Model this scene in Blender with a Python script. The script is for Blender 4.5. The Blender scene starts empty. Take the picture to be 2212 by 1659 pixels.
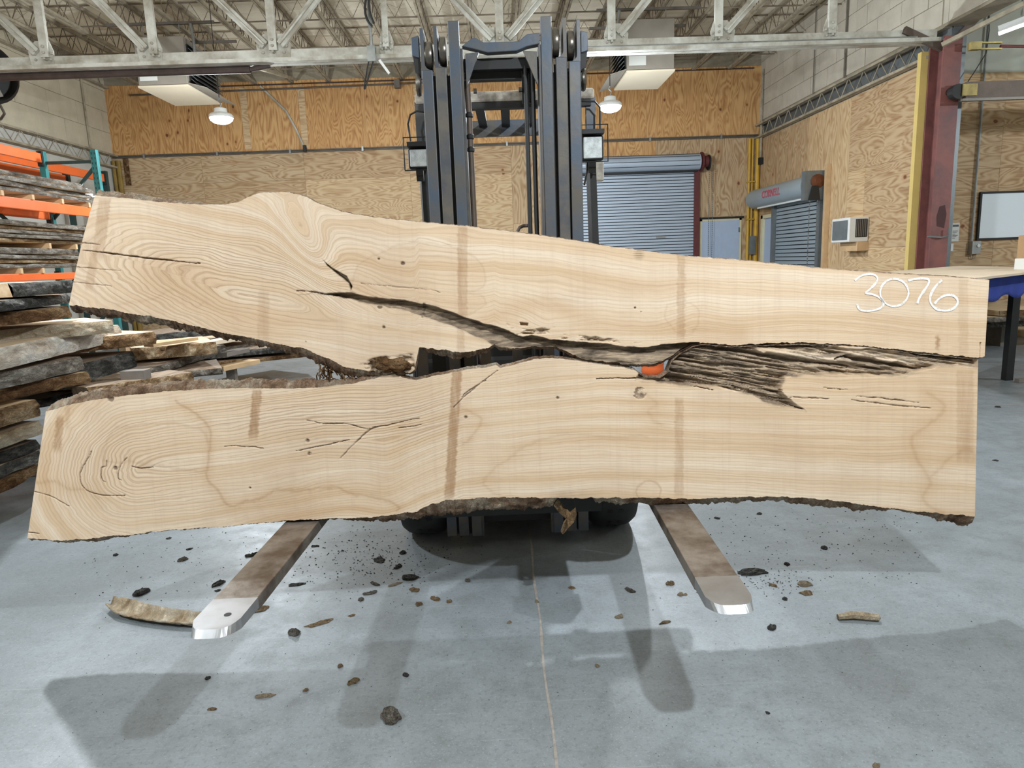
import bpy, math, random
import numpy as np
from mathutils import Vector, Matrix
random.seed(7)
scene = bpy.context.scene
col = scene.collection
R = math.radians

# ------------------------------------------------------------------ camera
FPX, CX, CY, EYE = 1480.0, 1106.0, 829.5, 1.5
def _cam_axes():
    d = np.array([1068 - CX, -(565 - CY), -FPX]); yc = d / np.linalg.norm(d)
    h = np.array([math.cos(R(2.1)), math.sin(R(2.1)), 0.0]); xc = h - yc * h.dot(yc); xc /= np.linalg.norm(xc)
    return np.array([xc, yc, np.cross(xc, yc)])
CM = _cam_axes()                       # rows: world axes expressed in camera space
cam = bpy.data.cameras.new('camera')
cam.sensor_fit = 'HORIZONTAL'; cam.sensor_width = 36.0; cam.lens = 36.0 * FPX / 2212.0
cam.clip_start = 0.05; cam.clip_end = 200
cam_o = bpy.data.objects.new('camera', cam); col.objects.link(cam_o)
m4 = Matrix([[*CM[0], 0], [*CM[1], 0], [*CM[2], EYE], [0, 0, 0, 1]])
cam_o.matrix_world = m4
scene.camera = cam_o
# ------------------------------------------------------------------ world / exposure
w = bpy.data.worlds.new('world'); scene.world = w; w.use_nodes = True
w.node_tree.nodes['Background'].inputs[0].default_value = (0.75, 0.82, 0.9, 1)
w.node_tree.nodes['Background'].inputs[1].default_value = 0.25
vs = scene.view_settings
vs.view_transform = 'Standard'; vs.look = 'None'; vs.gamma = 1.0; vs.use_curve_mapping = False
vs.exposure = -0.21
LAMP_W = 68.0
GLOW_W = 345.0
LAMP_COL = (0.86, 0.94, 1.0)

# ------------------------------------------------------------------ photo ray helpers (a pixel and one known coordinate -> a point)
def _ray(px, py):
    r = CM @ np.array([px - CX, -(py - CY), -FPX]); return r / np.linalg.norm(r)
def aty(px, py, Y):
    r = _ray(px, py); k = Y / r[1]; return Vector((r[0] * k, Y, EYE + r[2] * k))
def atx(px, py, X):
    r = _ray(px, py); k = X / r[0]; return Vector((X, r[1] * k, EYE + r[2] * k))
def atz(px, py, Z):
    r = _ray(px, py); k = (Z - EYE) / r[2]; return Vector((r[0] * k, r[1] * k, Z))

# ------------------------------------------------------------------ node / material helpers
def s2l(c):
    return tuple((x / 255 / 12.92 if x / 255 <= 0.04045 else ((x / 255 + 0.055) / 1.055) ** 2.4) for x in c)
class NT:
    def __init__(s, name):
        s.m = bpy.data.materials.new(name); s.m.use_nodes = True
        s.t = s.m.node_tree; s.b = s.t.nodes['Principled BSDF']
    def n(s, typ, ins=None, **props):
        nd = s.t.nodes.new(typ)
        for k, v in props.items(): setattr(nd, k, v)
        for k, v in (ins or {}).items(): s.put(nd.inputs[k], v)
        return nd
    def put(s, sock, v):
        if hasattr(v, 'is_output') or isinstance(v, bpy.types.NodeSocket): s.t.links.new(v, sock)
        elif isinstance(v, bpy.types.Node): s.t.links.new(v.outputs[0], sock)
        else: sock.default_value = v
    def math(s, op, a, b=0.0, clamp=False):
        nd = s.n('ShaderNodeMath', operation=op, use_clamp=clamp); s.put(nd.inputs[0], a); s.put(nd.inputs[1], b); return nd.outputs[0]
    def coord(s, kind='Object', scale=(1, 1, 1), rnd=False):
        tc = s.n('ShaderNodeTexCoord'); mp = s.n('ShaderNodeMapping', {'Scale': scale})
        s.t.links.new(tc.outputs[kind], mp.inputs[0])
        if rnd:
            oi = s.n('ShaderNodeObjectInfo')
            v = s.n('ShaderNodeCombineXYZ'); s.put(v.inputs[0], s.math('MULTIPLY', oi.outputs['Random'], 37.0))
            s.put(v.inputs[1], s.math('MULTIPLY', oi.outputs['Random'], 91.0)); s.put(v.inputs[2], s.math('MULTIPLY', oi.outputs['Random'], 53.0))
            s.t.links.new(v.outputs[0], mp.inputs['Location'])
        return mp.outputs[0]
    def noise(s, vec, scale=5.0, detail=4.0, rough=0.55, dist=0.0, out='Fac'):
        return s.n('ShaderNodeTexNoise', {'Vector': vec, 'Scale': scale, 'Detail': detail, 'Roughness': rough, 'Distortion': dist}).outputs[out]
    def ramp(s, fac, stops, interp='LINEAR'):
        nd = s.n('ShaderNodeValToRGB', {'Fac': fac}); cr = nd.color_ramp; cr.interpolation = interp
        while len(cr.elements) < len(stops): cr.elements.new(0.5)
        for e, (p, c) in zip(cr.elements, stops): e.position = p; e.color = (*c[:3], 1) if len(c) >= 3 else (c[0],) * 3 + (1,)
        return nd.outputs[0]
    def mix(s, fac, a, b, mode='MIX'):
        nd = s.n('ShaderNodeMix', data_type='RGBA', blend_type=mode)
        def c(v): return (*v, 1) if isinstance(v, tuple) and len(v) == 3 else v
        s.put(nd.inputs[0], fac); s.put(nd.inputs[6], c(a)); s.put(nd.inputs[7], c(b)); return nd.outputs[2]
    def attr(s, name): return s.n('ShaderNodeAttribute', attribute_name=name).outputs['Fac']
    def bump(s, h, strength=0.3, dist=0.01):
        nd = s.n('ShaderNodeBump', {'Height': h, 'Strength': strength, 'Distance': dist}); s.put(s.b.inputs['Normal'], nd.outputs[0])
    def fin(s, color=None, rough=None, metal=None, spec=None):
        if color is not None: s.put(s.b.inputs['Base Color'], (*color, 1) if isinstance(color, tuple) and len(color) == 3 else color)
        if rough is not None: s.put(s.b.inputs['Roughness'], rough)
        if metal is not None: s.put(s.b.inputs['Metallic'], metal)
        if spec is not None: s.put(s.b.inputs['Specular IOR Level'], spec)
        return s.m
def plain(name, c, rough=0.5, metal=0.0, var=0.25, scale=6.0, spec=0.5, bump=0.0, dirt=None):
    """paint / metal / plastic: one colour with mottled wear"""
    t = NT(name); c = s2l(c); co = t.coord('Object', rnd=True)
    n = t.noise(co, scale, 5.0, 0.65)
    d = dirt and s2l(dirt) or tuple(x * (1 - var) for x in c)
    colr = t.ramp(n, [(0.35, d), (0.62, c)]) if var or dirt else c
    if bump: t.bump(t.noise(co, scale * 8, 3.0), bump, 0.004)
    return t.fin(colr, t.math('ADD', rough, t.math('MULTIPLY', t.math('SUBTRACT', n, 0.5), 0.25)), metal, spec)
M = {}
# floor concrete
t = NT('concrete_floor'); co = t.coord('Object')
n1 = t.noise(co, 0.5, 5.0, 0.6); n2 = t.noise(co, 7.0, 8.0, 0.7); n3 = t.noise(co, 60.0, 3.0, 0.7)
sc = t.noise(t.coord('Object', (1.2, 26, 1)), 1.6, 6.0, 0.75)
n4 = t.noise(co, 1.7, 6.0, 0.62, 0.8)
c = t.ramp(n1, [(0.3, s2l((112, 117, 119))), (0.7, s2l((127, 133, 138)))])
c = t.mix(t.ramp(n4, [(0.42, (0,) * 3), (0.66, (0.55,) * 3)]), c, s2l((140, 147, 152)))
c = t.mix(t.ramp(n2, [(0.45, (0,) * 3), (0.7, (0.5,) * 3)]), c, s2l((92, 95, 94)))
c = t.mix(t.ramp(sc, [(0.60, (0,) * 3), (0.78, (0.22,) * 3)]), c, s2l((146, 151, 154)))
c = t.mix(t.ramp(n3, [(0.52, (0,) * 3), (0.68, (0.45,) * 3)]), c, s2l((86, 90, 90)))
c = t.mix(t.ramp(t.noise(co, 130.0, 2.0, 0.6), [(0.58, (0,) * 3), (0.72, (0.4,) * 3)]), c, s2l((168, 172, 174)))
for ang, wv in ((0.5, 2.3), (-0.9, 3.1), (1.4, 1.9)):
    rm = t.n('ShaderNodeMapping', {'Rotation': (0, 0, ang), 'Scale': (0.9, 34, 1)}); t.t.links.new(t.coord('Object'), rm.inputs[0])
    c = t.mix(t.ramp(t.noise(rm.outputs[0], wv, 1.0, 0.4), [(0.745, (0,) * 3), (0.76, (0.22,) * 3)]), c, s2l((160, 163, 163)))
t.bump(n3, 0.10, 0.002)
M['floor'] = t.fin(c, t.ramp(n2, [(0.3, (0.34,) * 3), (0.7, (0.5,) * 3)]), 0, 0.5)
M['joint'] = plain('joint_filler', (150, 143, 136), 0.8, 0, 0.3, 40)
# plywood
def plywood(name, lo, hi, knot, kn=1.0, warm=0.5):
    t = NT(name); co = t.coord('Object', rnd=True)
    st = t.n('ShaderNodeMapping', {'Scale': (0.62, 2.9, 2.9)}); t.t.links.new(co, st.inputs[0])
    field = t.noise(st.outputs[0], 1.25, 2.0, 0.45, 0.5)
    ring = t.math('SINE', t.math('MULTIPLY', field, 105.0))
    st2 = t.n('ShaderNodeMapping', {'Scale': (0.5, 6.0, 6.0)}); t.t.links.new(co, st2.inputs[0])
    fine = t.noise(st2.outputs[0], 6.0, 4.0, 0.6)
    g = t.math('ADD', t.math('MULTIPLY', ring, t.math('MULTIPLY', fine, .36)), t.math('MULTIPLY', fine, 0.45))
    c = t.ramp(g, [(0.0, s2l(hi)), (0.25, s2l(tuple(a * .35 + b * .65 for a, b in zip(lo, hi)))), (0.5, s2l(lo))])
    oi = t.n('ShaderNodeObjectInfo')
    c = t.mix(t.math('MULTIPLY', oi.outputs['Random'], warm), c, (.86, .72, .56), 'MULTIPLY')
    for sc_, thr, sz in ((1.6, 0.1 / kn, 1.0), (2.9, 0.35, 1.0)):
        vm = t.n('ShaderNodeMapping', {'Scale': (0.75, 1.0, 1.0)}); t.t.links.new(co, vm.inputs[0])
        vo = t.n('ShaderNodeTexVoronoi', {'Vector': vm.outputs[0], 'Scale': sc_, 'Randomness': 1.0})
        wob = t.math('ADD', t.math('DIVIDE', vo.outputs['Distance'], sc_), t.math('MULTIPLY', t.math('SUBTRACT', t.noise(co, 18.0), .5), .022))
        keep = t.math('GREATER_THAN', t.n('ShaderNodeSeparateColor', {'Color': vo.outputs['Color']}).outputs[0], thr)
        halo = t.ramp(wob, [(0.018, (1,) * 3), (0.085, (0,) * 3)])
        c = t.mix(t.math('MULTIPLY', t.math('MULTIPLY', halo, keep), .40), c, s2l((176, 118, 70)))
        core = t.ramp(wob, [(0.020, (1,) * 3), (0.034, (0,) * 3)])
        c = t.mix(t.math('MULTIPLY', t.math('MULTIPLY', core, keep), .85), c, s2l(knot))
    return t.fin(c, 0.62, 0, 0.35)
M['ply_back'] = plywood('plywood_back', (172, 122, 74), (214, 172, 118), (84, 42, 22))
M['ply_pale'] = plywood('plywood_pale', (176, 140, 100), (212, 186, 148), (108, 62, 36), 1.0, .2)
M['ply_right'] = plywood('plywood_right', (158, 124, 88), (199, 174, 140), (100, 56, 32), 1.0, .3)
# block / paint / ceiling
M['block_tan'] = plain('painted_block_tan', (206, 196, 172), 0.85, 0, 0.13, 3.0, 0.25, 0.25)
M['block_grey'] = plain('painted_block_grey', (196, 188, 172), 0.85, 0, 0.15, 3.0, 0.25, 0.25)
M['block_low'] = plain('painted_wall_white', (205, 203, 194), 0.85, 0, 0.12, 2.0, 0.25)
M['upper_paint'] = plain('painted_wall_greenish', (186, 188, 176), 0.7, 0, 0.10, 1.4, 0.3)
M['mortar'] = plain('mortar_joint', (150, 140, 120), 0.9, 0, 0.2, 8)
M['deck'] = plain('roof_deck', (238, 228, 206), 0.9, 0, 0.13, 2.2, 0.2, 0.3)
M['deck_gap'] = plain('deck_joint', (120, 108, 88), 0.9)
M['joist'] = plain('joist_paint', (176, 164, 142), 0.7, 0, 0.45, 5.0)
M["web_rod"] = plain("web_rod", (128, 114, 96), 0.7, 0, 0.4, 5.0)
M['truss'] = plain('truss_paint', (196, 194, 184), 0.55, 0, 0.22, 3.0, dirt=(146, 138, 122))
M['darkpipe'] = plain('dark_brown_pipe', (76, 62, 56), 0.6, 0.2, 0.4)
M['galv'] = plain('galvanised', (168, 170, 168), 0.4, 0.7, 0.25)
M['conduit'] = plain('grey_conduit', (120, 114, 106), 0.5, 0.5, 0.3)
M['whitepaint'] = plain('white_paint', (226, 226, 222), 0.5, 0, 0.08)
M['heater'] = plain('heater_grey', (146, 138, 126), 0.55, 0, 0.15, 2)
M['heater_panel'] = plain('heater_panel', (222, 208, 182), 0.5, 0, 0.06, 2)
M['black'] = plain('matt_black', (28, 27, 27), 0.6, 0, 0.3)
M['rubber'] = plain('tyre_rubber', (50, 50, 51), 0.75, 0, 0.35, 8)
M['mastblue'] = plain('mast_blue_grey', (72, 82, 96), 0.45, 0.25, 0.3, 5.0, dirt=(92, 86, 78), bump=0.15)
M['mastrust'] = plain('mast_rusty_grey', (98, 92, 84), 0.5, 0.25, 0.3, 7.0, dirt=(70, 74, 82), bump=0.15)
M['maststeel'] = plain('roller_steel', (120, 114, 106), 0.3, 0.8, 0.45, 9)
M['dust'] = plain('dusty_steel', (196, 188, 176), 0.9, 0, 0.3, 9.0, dirt=(120, 112, 104))
M['tine'] = plain('fork_steel', (150, 142, 134), 0.42, 0.55, 0.35, 7.0, dirt=(96, 82, 70), bump=0.2)
M['tinetip'] = plain('fork_tip_steel', (176, 176, 178), 0.42, 0.8, 0.2, 8.0)
M['glass'] = plain('headlight_glass', (214, 220, 220), 0.15, 0.0, 0.35, 30, 0.8, 0.6)
M['orange'] = plain('rack_orange', (232, 106, 48), 0.45, 0, 0.12, 3)
M['teal'] = plain('rack_teal', (44, 118, 118), 0.5, 0, 0.3, 5)
M['darkteal'] = plain('rack_dark_green', (34, 62, 60), 0.5, 0, 0.3, 5)
M['redsteel'] = plain('red_oxide_steel', (128, 78, 72), 0.55, 0, 0.2, 3.0, dirt=(98, 62, 60))
M['yellow'] = plain('yellow_paint', (216, 190, 116), 0.55, 0, 0.10, 3)
M['yellowpipe'] = plain('yellow_pipe', (206, 162, 50), 0.5, 0, 0.25, 4)
M['maroon'] = plain('maroon_steel', (98, 44, 44), 0.55, 0, 0.25)
M['slat'] = plain('door_slat_blue_grey', (178, 190, 204), 0.42, 0.15, 0.08, 2)
M['slatline'] = plain('door_slat_groove', (44, 47, 52), 0.7)
M['slatR'] = plain('door_slat_grey', (158, 170, 176), 0.42, 0.2, 0.08, 2)
M['doorblue'] = plain('door_blue', (172, 186, 208), 0.55, 0, 0.05)
M['frame_cream'] = plain('frame_cream', (214, 204, 168), 0.6, 0, 0.08)
M['steelgrey'] = plain('steel_grey', (122, 128, 130), 0.45, 0.4, 0.2)
M['dullyellow'] = plain('dull_yellow', (178, 160, 100), 0.7, 0, 0.4, 9)
M['oldyellow'] = plain('old_yellow_brown', (150, 120, 52), 0.6, 0, 0.35, 5)
M['rust'] = plain('rusty_sprocket', (112, 64, 36), 0.7, 0.3, 0.4, 12)
M['board'] = plain('whiteboard', (226, 234, 240), 0.12, 0, 0.0, spec=0.6)
M['paper'] = plain('paper', (214, 214, 208), 0.7, 0, 0.03)
M['ink'] = plain('ink', (92, 92, 96), 0.7)
M['redprint'] = plain('red_print', (196, 92, 104), 0.6, 0, 0.15)
M['blackprint'] = plain('dark_red_print', (66, 36, 34), 0.7)
M['brownbeam'] = plain('brown_steel', (104, 90, 80), 0.6, 0.2, 0.35, 4)
M['blanket'] = plain('blue_blanket', (44, 66, 156), 0.9, 0, 0.25, 9, bump=0.5)
M['cardboard'] = plain('cardboard', (176, 142, 104), 0.8, 0, 0.12)
M['palewood'] = plain('pale_board', (228, 208, 182), 0.6, 0, 0.1, 3)
M['blockwood'] = plain('block_wood', (206, 172, 130), 0.7, 0, 0.2, 5)
M['greywood'] = plain('grey_wood', (130, 122, 114), 0.8, 0, 0.25, 6)
t = NT('lamp_lens'); t.b.inputs['Emission Color'].default_value = (0.95, 0.98, 1, 1); t.b.inputs['Emission Strength'].default_value = 14.0
M['lens'] = t.fin((0.9, 0.9, 0.9), 0.4)
# bark of several kinds
def bark(name, lo, mid, hi, scale=9.0, amt=0.6):
    t = NT(name); co = t.coord('Object', (1.6, .55, 1.6), rnd=True)
    n = t.noise(co, scale, 9.0, 0.74, 0.6); n2 = t.noise(co, scale * .25, 4.0, 0.6)
    rd = t.noise(co, scale * 2.2, 6.0, 0.7, 1.2)
    fis = t.math('ABSOLUTE', t.math('SUBTRACT', rd, 0.5))
    f = t.math('ADD', t.math('MULTIPLY', n, 0.72), t.math('MULTIPLY', n2, 0.5))
    c = t.ramp(f, [(0.44, s2l(lo)), (0.58, s2l(mid)), (0.76, s2l(hi))])
    c = t.mix(t.ramp(fis, [(0.0, (amt,) * 3), (0.045, (0,) * 3)]), c, s2l(tuple(x * .4 for x in lo)))
    t.bump(t.math('ADD', t.math('MULTIPLY', n, 1.2), t.math('MULTIPLY', fis, 4.0)), 1.0, 0.014)
    return t.fin(c, 0.92, 0, 0.12)
M['bark_dark'] = bark('bark_dark', (34, 32, 30), (84, 82, 78), (156, 152, 146))
M['bark_grey'] = bark('bark_grey', (62, 54, 46), (134, 124, 112), (206, 198, 186))
M['bark_tan'] = bark('bark_tan', (78, 56, 38), (164, 132, 96), (226, 204, 170))
M['bark_pale'] = bark('bark_pale', (128, 102, 78), (190, 168, 138), (228, 214, 192), amt=.25)
M['bark_lichen'] = bark('bark_lichen', (140, 112, 88), (202, 186, 168), (238, 232, 222), 5.0, .3)
M['bark_brown'] = bark('bark_brown', (54, 38, 26), (124, 90, 60), (198, 164, 124), 7)
M['bark_hero'] = bark('bark_hero', (104, 78, 60), (170, 138, 112), (216, 200, 178), 9, .5)
def sawn(name, lo, hi):
    t = NT(name); co = t.coord('Object', rnd=True)
    st = t.n('ShaderNodeMapping', {'Scale': (6, 0.6, 6)}); t.t.links.new(co, st.inputs[0])
    return t.fin(t.ramp(t.noise(st.outputs[0], 4.0, 5.0, 0.6), [(0.3, s2l(lo)), (0.7, s2l(hi))]), 0.7, 0, 0.25)
M['sawn_pale'] = sawn('sawn_pale', (200, 170, 132), (234, 212, 182))
M['sawn_dark'] = sawn('sawn_dark', (104, 86, 70), (160, 140, 120))
# hero slab faces: attributes carry grain phase, tide marks, stains, rot and painted crack shade
t = NT('ash_face')
g = t.attr('grain'); rot = t.attr('rot'); stain = t.attr('stain'); tide = t.attr('tide'); mark = t.attr('mark'); crack = t.attr('crack'); streak = t.attr('heart')
co = t.coord('Object')
vx = t.n('ShaderNodeSeparateXYZ', {'Vector': co})
gv = t.n('ShaderNodeCombineXYZ', {0: t.math('MULTIPLY', vx.outputs[0], 0.8), 1: t.math('MULTIPLY', g, 0.075), 2: 0.0})
gn = t.noise(gv, 1.0, 3.0, 0.6)
ring = t.math('MULTIPLY_ADD', t.math('SINE', t.math('ADD', t.math('MULTIPLY', g, 0.92), t.math('MULTIPLY', gn, 11.0))), 0.5)
ring.node.inputs[2].default_value = 0.5
gv2 = t.n('ShaderNodeCombineXYZ', {0: t.math('MULTIPLY', vx.outputs[0], 2.2), 1: t.math('MULTIPLY', g, 0.8), 2: 5.0})
gn2 = t.noise(gv2, 1.0, 3.0, 0.65)
gv3 = t.n('ShaderNodeCombineXYZ', {0: t.math('MULTIPLY', vx.outputs[0], 0.35), 1: t.math('MULTIPLY', g, 0.035), 2: 9.0})
gn3 = t.noise(gv3, 1.0, 3.0, 0.55)
saw = t.noise(t.coord('Object', (46, 1, 1.2)), 1.0, 4.0, 0.7)
blot = t.noise(co, 2.0, 4.0, 0.55)
line = t.math('MULTIPLY', t.math('POWER', ring, 2.2), t.ramp(gn2, [(0.3, (.35,) * 3), (0.62, (1,) * 3)]))
c = t.ramp(gn3, [(0.34, s2l((229, 209, 185))), (0.50, s2l((222, 196, 167))), (0.66, s2l((211, 181, 147)))])
c = t.mix(t.math('MULTIPLY', line, t.math('ADD', .20, t.math('MULTIPLY', streak, .52))), c, s2l((158, 122, 90)))
c = t.mix(t.ramp(gn2, [(0.50, (0,) * 3), (0.70, (0.42,) * 3)]), c, s2l((180, 148, 118)))
c = t.mix(t.ramp(saw, [(0.48, (0,) * 3), (0.8, (0.26,) * 3)]), c, s2l((184, 152, 134)))
c = t.mix(t.ramp(blot, [(0.45, (0,) * 3), (0.7, (0.40,) * 3)]), c, s2l((188, 158, 130)))
c = t.mix(t.math('MULTIPLY', stain, 0.6), c, s2l((184, 142, 96)))
c = t.mix(t.math('MULTIPLY', tide, 0.42), c, s2l((152, 108, 68)))
mk = t.noise(t.coord('Object', (30, 1, 5)), 1.0, 4.0, 0.7)
c = t.mix(t.math('MULTIPLY', mark, t.ramp(mk, [(0.3, (0.35,) * 3), (0.6, (0.8,) * 3)])), c, s2l((146, 102, 60)))
c = t.mix(t.math('MULTIPLY', crack, 0.78), c, s2l((60, 40, 26)))  # dark knots, plus the shade inside cracks painted into the colour
rn = t.noise(t.coord('Object', (7, 1, 46)), 1.0, 7.0, 0.7, 0.6); rn2 = t.noise(co, 9.0, 5.0, .65)
rc = t.ramp(t.math('ADD', t.math('MULTIPLY', rn, .75), t.math('MULTIPLY', rn2, .3)), [(0.36, s2l((40, 30, 22))), (0.50, s2l((116, 100, 84))), (0.64, s2l((176, 154, 128)))])
c = t.mix(rot, c, rc)
hgt = t.math('ADD', t.math('MULTIPLY', t.math('SUBTRACT', 1.0, line), t.math('ADD', .25, streak)), t.math('MULTIPLY', t.math('MULTIPLY', rn, rot), 9.0))
t.bump(hgt, 0.28, 0.004)
M['ash'] = t.fin(c, 0.66, 0, 0.25)
t = NT('chalk'); co = t.coord('Object')
M['chalk'] = t.fin(t.ramp(t.noise(co, 140.0, 3.0, .7), [(0.34, s2l((206, 186, 160))), (0.46, s2l((232, 229, 226)))]), 0.95, 0, 0.1)

# ------------------------------------------------------------------ mesh builder
class MB:
    def __init__(s): s.v = []; s.f = []
    def add(s, vs_, fs):
        o = len(s.v); s.v += [tuple(p) for p in vs_]; s.f += [tuple(i + o for i in f) for f in fs]; return s
    BF = [(0, 3, 2, 1), (4, 5, 6, 7), (0, 1, 5, 4), (1, 2, 6, 5), (2, 3, 7, 6), (3, 0, 4, 7)]
    def box(s, lo, hi):
        x0, y0, z0 = lo; x1, y1, z1 = hi
        return s.add([(x0, y0, z0), (x1, y0, z0), (x1, y1, z0), (x0, y1, z0), (x0, y0, z1), (x1, y0, z1), (x1, y1, z1), (x0, y1, z1)], MB.BF)
    def bar(s, p, q, wd, ht, up=(0, 0, 1)):
        p = Vector(p); q = Vector(q); d = (q - p).normalized(); up = Vector(up)
        sd = d.cross(up)
        if sd.length < 1e-4: sd = d.cross(Vector((0, 1, 0)))
        sd.normalize(); u = sd.cross(d).normalized(); a = sd * wd / 2; b = u * ht / 2
        return s.add([p - a - b, p + a - b, p + a + b, p - a + b, q - a - b, q + a - b, q + a + b, q - a + b],
                     [(0, 1, 2, 3), (7, 6, 5, 4), (0, 4, 5, 1), (1, 5, 6, 2), (2, 6, 7, 3), (3, 7, 4, 0)])
    def tube(s, pts, r, n=8):
        pts = [Vector(p) for p in pts]; rr = r if isinstance(r, (list, tuple)) else [r] * len(pts); o = len(s.v); k = len(pts)
        ref = None
        for i, p in enumerate(pts):
            d = (pts[min(i + 1, k - 1)] - pts[max(i - 1, 0)]).normalized()
            if ref is None: ref = d.orthogonal().normalized()
            ref = (ref - d * ref.dot(d)); ref = ref.normalized() if ref.length > 1e-5 else d.orthogonal().normalized()
            b = d.cross(ref)
            for j in range(n):
                a = 2 * math.pi * j / n; s.v.append(tuple(p + (ref * math.cos(a) + b * math.sin(a)) * rr[i]))
        for i in range(k - 1):
            for j in range(n):
                s.f.append((o + i * n + j, o + i * n + (j + 1) % n, o + (i + 1) * n + (j + 1) % n, o + (i + 1) * n + j))
        s.f.append(tuple(o + j for j in reversed(range(n)))); s.f.append(tuple(o + (k - 1) * n + j for j in range(n)))
        return s
    def prism(s, poly, vec):
        poly = [Vector(p) for p in poly]; vec = Vector(vec); n = len(poly)
        return s.add(poly + [p + vec for p in poly], [tuple(reversed(range(n))), tuple(range(n, 2 * n))] + [(i, (i + 1) % n, n + (i + 1) % n, n + i) for i in range(n)])
    def lathe(s, c, axis, prof, n=24):
        c = Vector(c); ax = Vector(axis).normalized(); u = ax.orthogonal().normalized(); w_ = ax.cross(u); o = len(s.v); k = len(prof)
        for (r, h) in prof:
            for j in range(n):
                a = 2 * math.pi * j / n; s.v.append(tuple(c + ax * h + (u * math.cos(a) + w_ * math.sin(a)) * r))
        for i in range(k - 1):
            for j in range(n): s.f.append((o + i * n + j, o + i * n + (j + 1) % n, o + (i + 1) * n + (j + 1) % n, o + (i + 1) * n + j))
        s.f.append(tuple(o + j for j in reversed(range(n)))); s.f.append(tuple(o + (k - 1) * n + j for j in range(n)))
        return s
    def build(s, name, mat, parent=None, bevel=0.0, smooth=False):
        me = bpy.data.meshes.new(name); me.from_pydata(s.v, [], s.f); me.update()
        return link(name, me, mat, parent, bevel, smooth)
def link(name, me, mat, parent=None, bevel=0.0, smooth=False):
    me.materials.append(M[mat] if isinstance(mat, str) else mat)
    if smooth:
        me.polygons.foreach_set('use_smooth', [True] * len(me.polygons)); me.set_sharp_from_angle(angle=R(40))
    o = bpy.data.objects.new(name, me); col.objects.link(o)
    if parent is not None: adopt(o, parent)
    if bevel:
        b = o.modifiers.new('bevel', 'BEVEL'); b.width = bevel; b.segments = 2; b.limit_method = 'ANGLE'
    return o
_W = {}
def adopt(o, parent):
    o.parent = parent; o.matrix_parent_inverse = _W.get(parent.name, Matrix.Identity(4)).inverted()
def thing(name, label, cat, loc=(0, 0, 0), group=None):
    o = bpy.data.objects.new(name, None); col.objects.link(o); o.location = loc; o.empty_display_size = 0.1
    _W[o.name] = Matrix.Translation(loc); return tag(o, label, cat, group)
def tag(o, label, cat, group=None, kind=None):
    o['label'] = label; o['category'] = cat
    if group: o['group'] = group
    if kind: o['kind'] = kind
    return o
def struct(o, label=None):
    o['kind'] = 'structure'
    if label: o['label'] = label
    return o
def copy_thing(root, delta, label=None):
    r = root.copy(); col.objects.link(r); r.location = root.location + Vector(delta); r.rotation_euler = root.rotation_euler.copy()
    if label: r['label'] = label
    for ch in list(root.children):
        c2 = ch.copy(); col.objects.link(c2); c2.parent = r; c2.matrix_parent_inverse = ch.matrix_parent_inverse.copy()
        for g2 in list(ch.children):
            d2 = g2.copy(); col.objects.link(d2); d2.parent = c2; d2.matrix_parent_inverse = g2.matrix_parent_inverse.copy()
    return r
def text_mesh(s, size, name, mat, parent, mtx, extrude=0.002, spacing=1.0):
    cu = bpy.data.curves.new(name, 'FONT'); cu.body = s; cu.size = size; cu.extrude = extrude; cu.align_x = 'CENTER'; cu.align_y = 'CENTER'; cu.space_character = spacing
    o = bpy.data.objects.new(name, cu); col.objects.link(o)
    me = bpy.data.meshes.new_from_object(o, depsgraph=None) if False else None
    dg = bpy.context.evaluated_depsgraph_get(); me = bpy.data.meshes.new_from_object(o.evaluated_get(dg))
    bpy.data.objects.remove(o); bpy.data.curves.remove(cu)
    me.transform(mtx); me.materials.clear(); me.name = name
    return link(name, me, mat, parent)
# ---- numpy value noise
def vnoise(x, y, seed=0):
    xi = np.floor(x).astype(np.int64); yi = np.floor(y).astype(np.int64); fx = x - xi; fy = y - yi
    fx = fx * fx * (3 - 2 * fx); fy = fy * fy * (3 - 2 * fy)
    def h(a, b):
        k = (a * 374761393 + b * 668265263 + seed * 1442695041) & 0xffffffff
        k = ((k ^ (k >> 13)) * 1274126177) & 0xffffffff
        return ((k ^ (k >> 16)) & 0xffff) / 65535.0
    return (h(xi, yi) * (1 - fx) + h(xi + 1, yi) * fx) * (1 - fy) + (h(xi, yi + 1) * (1 - fx) + h(xi + 1, yi + 1) * fx) * fy
def fbm(x, y, seed=0, oct=4):
    s_, a, tot = 0, 1.0, 0
    for i in range(oct): s_ = s_ + a * vnoise(x * 2 ** i, y * 2 ** i, seed + i * 17); tot += a; a *= .55
    return s_ / tot

# ================================================================== THE SETTING
XL, XR, YB, YF = -8.1, 5.9, 15.5, -7.0
ZC, ZD = 5.36, 5.74                       # joist bottom, deck underside
fl = struct(MB().box((XL - .2, YF, -.2), (13.2, YB + .3, 0)).build('floor', 'floor'), 'smooth grey concrete warehouse floor')
def joint(pts, wd):
    m = MB(); L = []
    for i, p in enumerate(pts): L.append(Vector(p))
    o = len(m.v)
    for i, p in enumerate(L):
        k = wd * (0.7 + .6 * random.random()); m.v += [(p.x - k, p.y, .0008), (p.x + k, p.y, .0008)]
    for i in range(len(L) - 1): m.f.append((o + 2 * i, o + 2 * i + 1, o + 2 * i + 3, o + 2 * i + 2))
    return m
m = joint([(0.12 + .004 * math.sin(i) + (.04 * (i / 60)), 1.0 + i * .12, 0) for i in range(118)], .0055)
m.build('joint_filler', 'joint', fl)
m = joint([(6.2 + .004 * math.sin(i), 1.0 + i * .3, 0) for i in range(30)], .006); m.build('joint_filler', 'joint', fl)
m = joint([(-5.9 + .004 * math.sin(i), 1.0 + i * .3, 0) for i in range(47)], .006); m.build('joint_filler', 'joint', fl)
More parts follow.
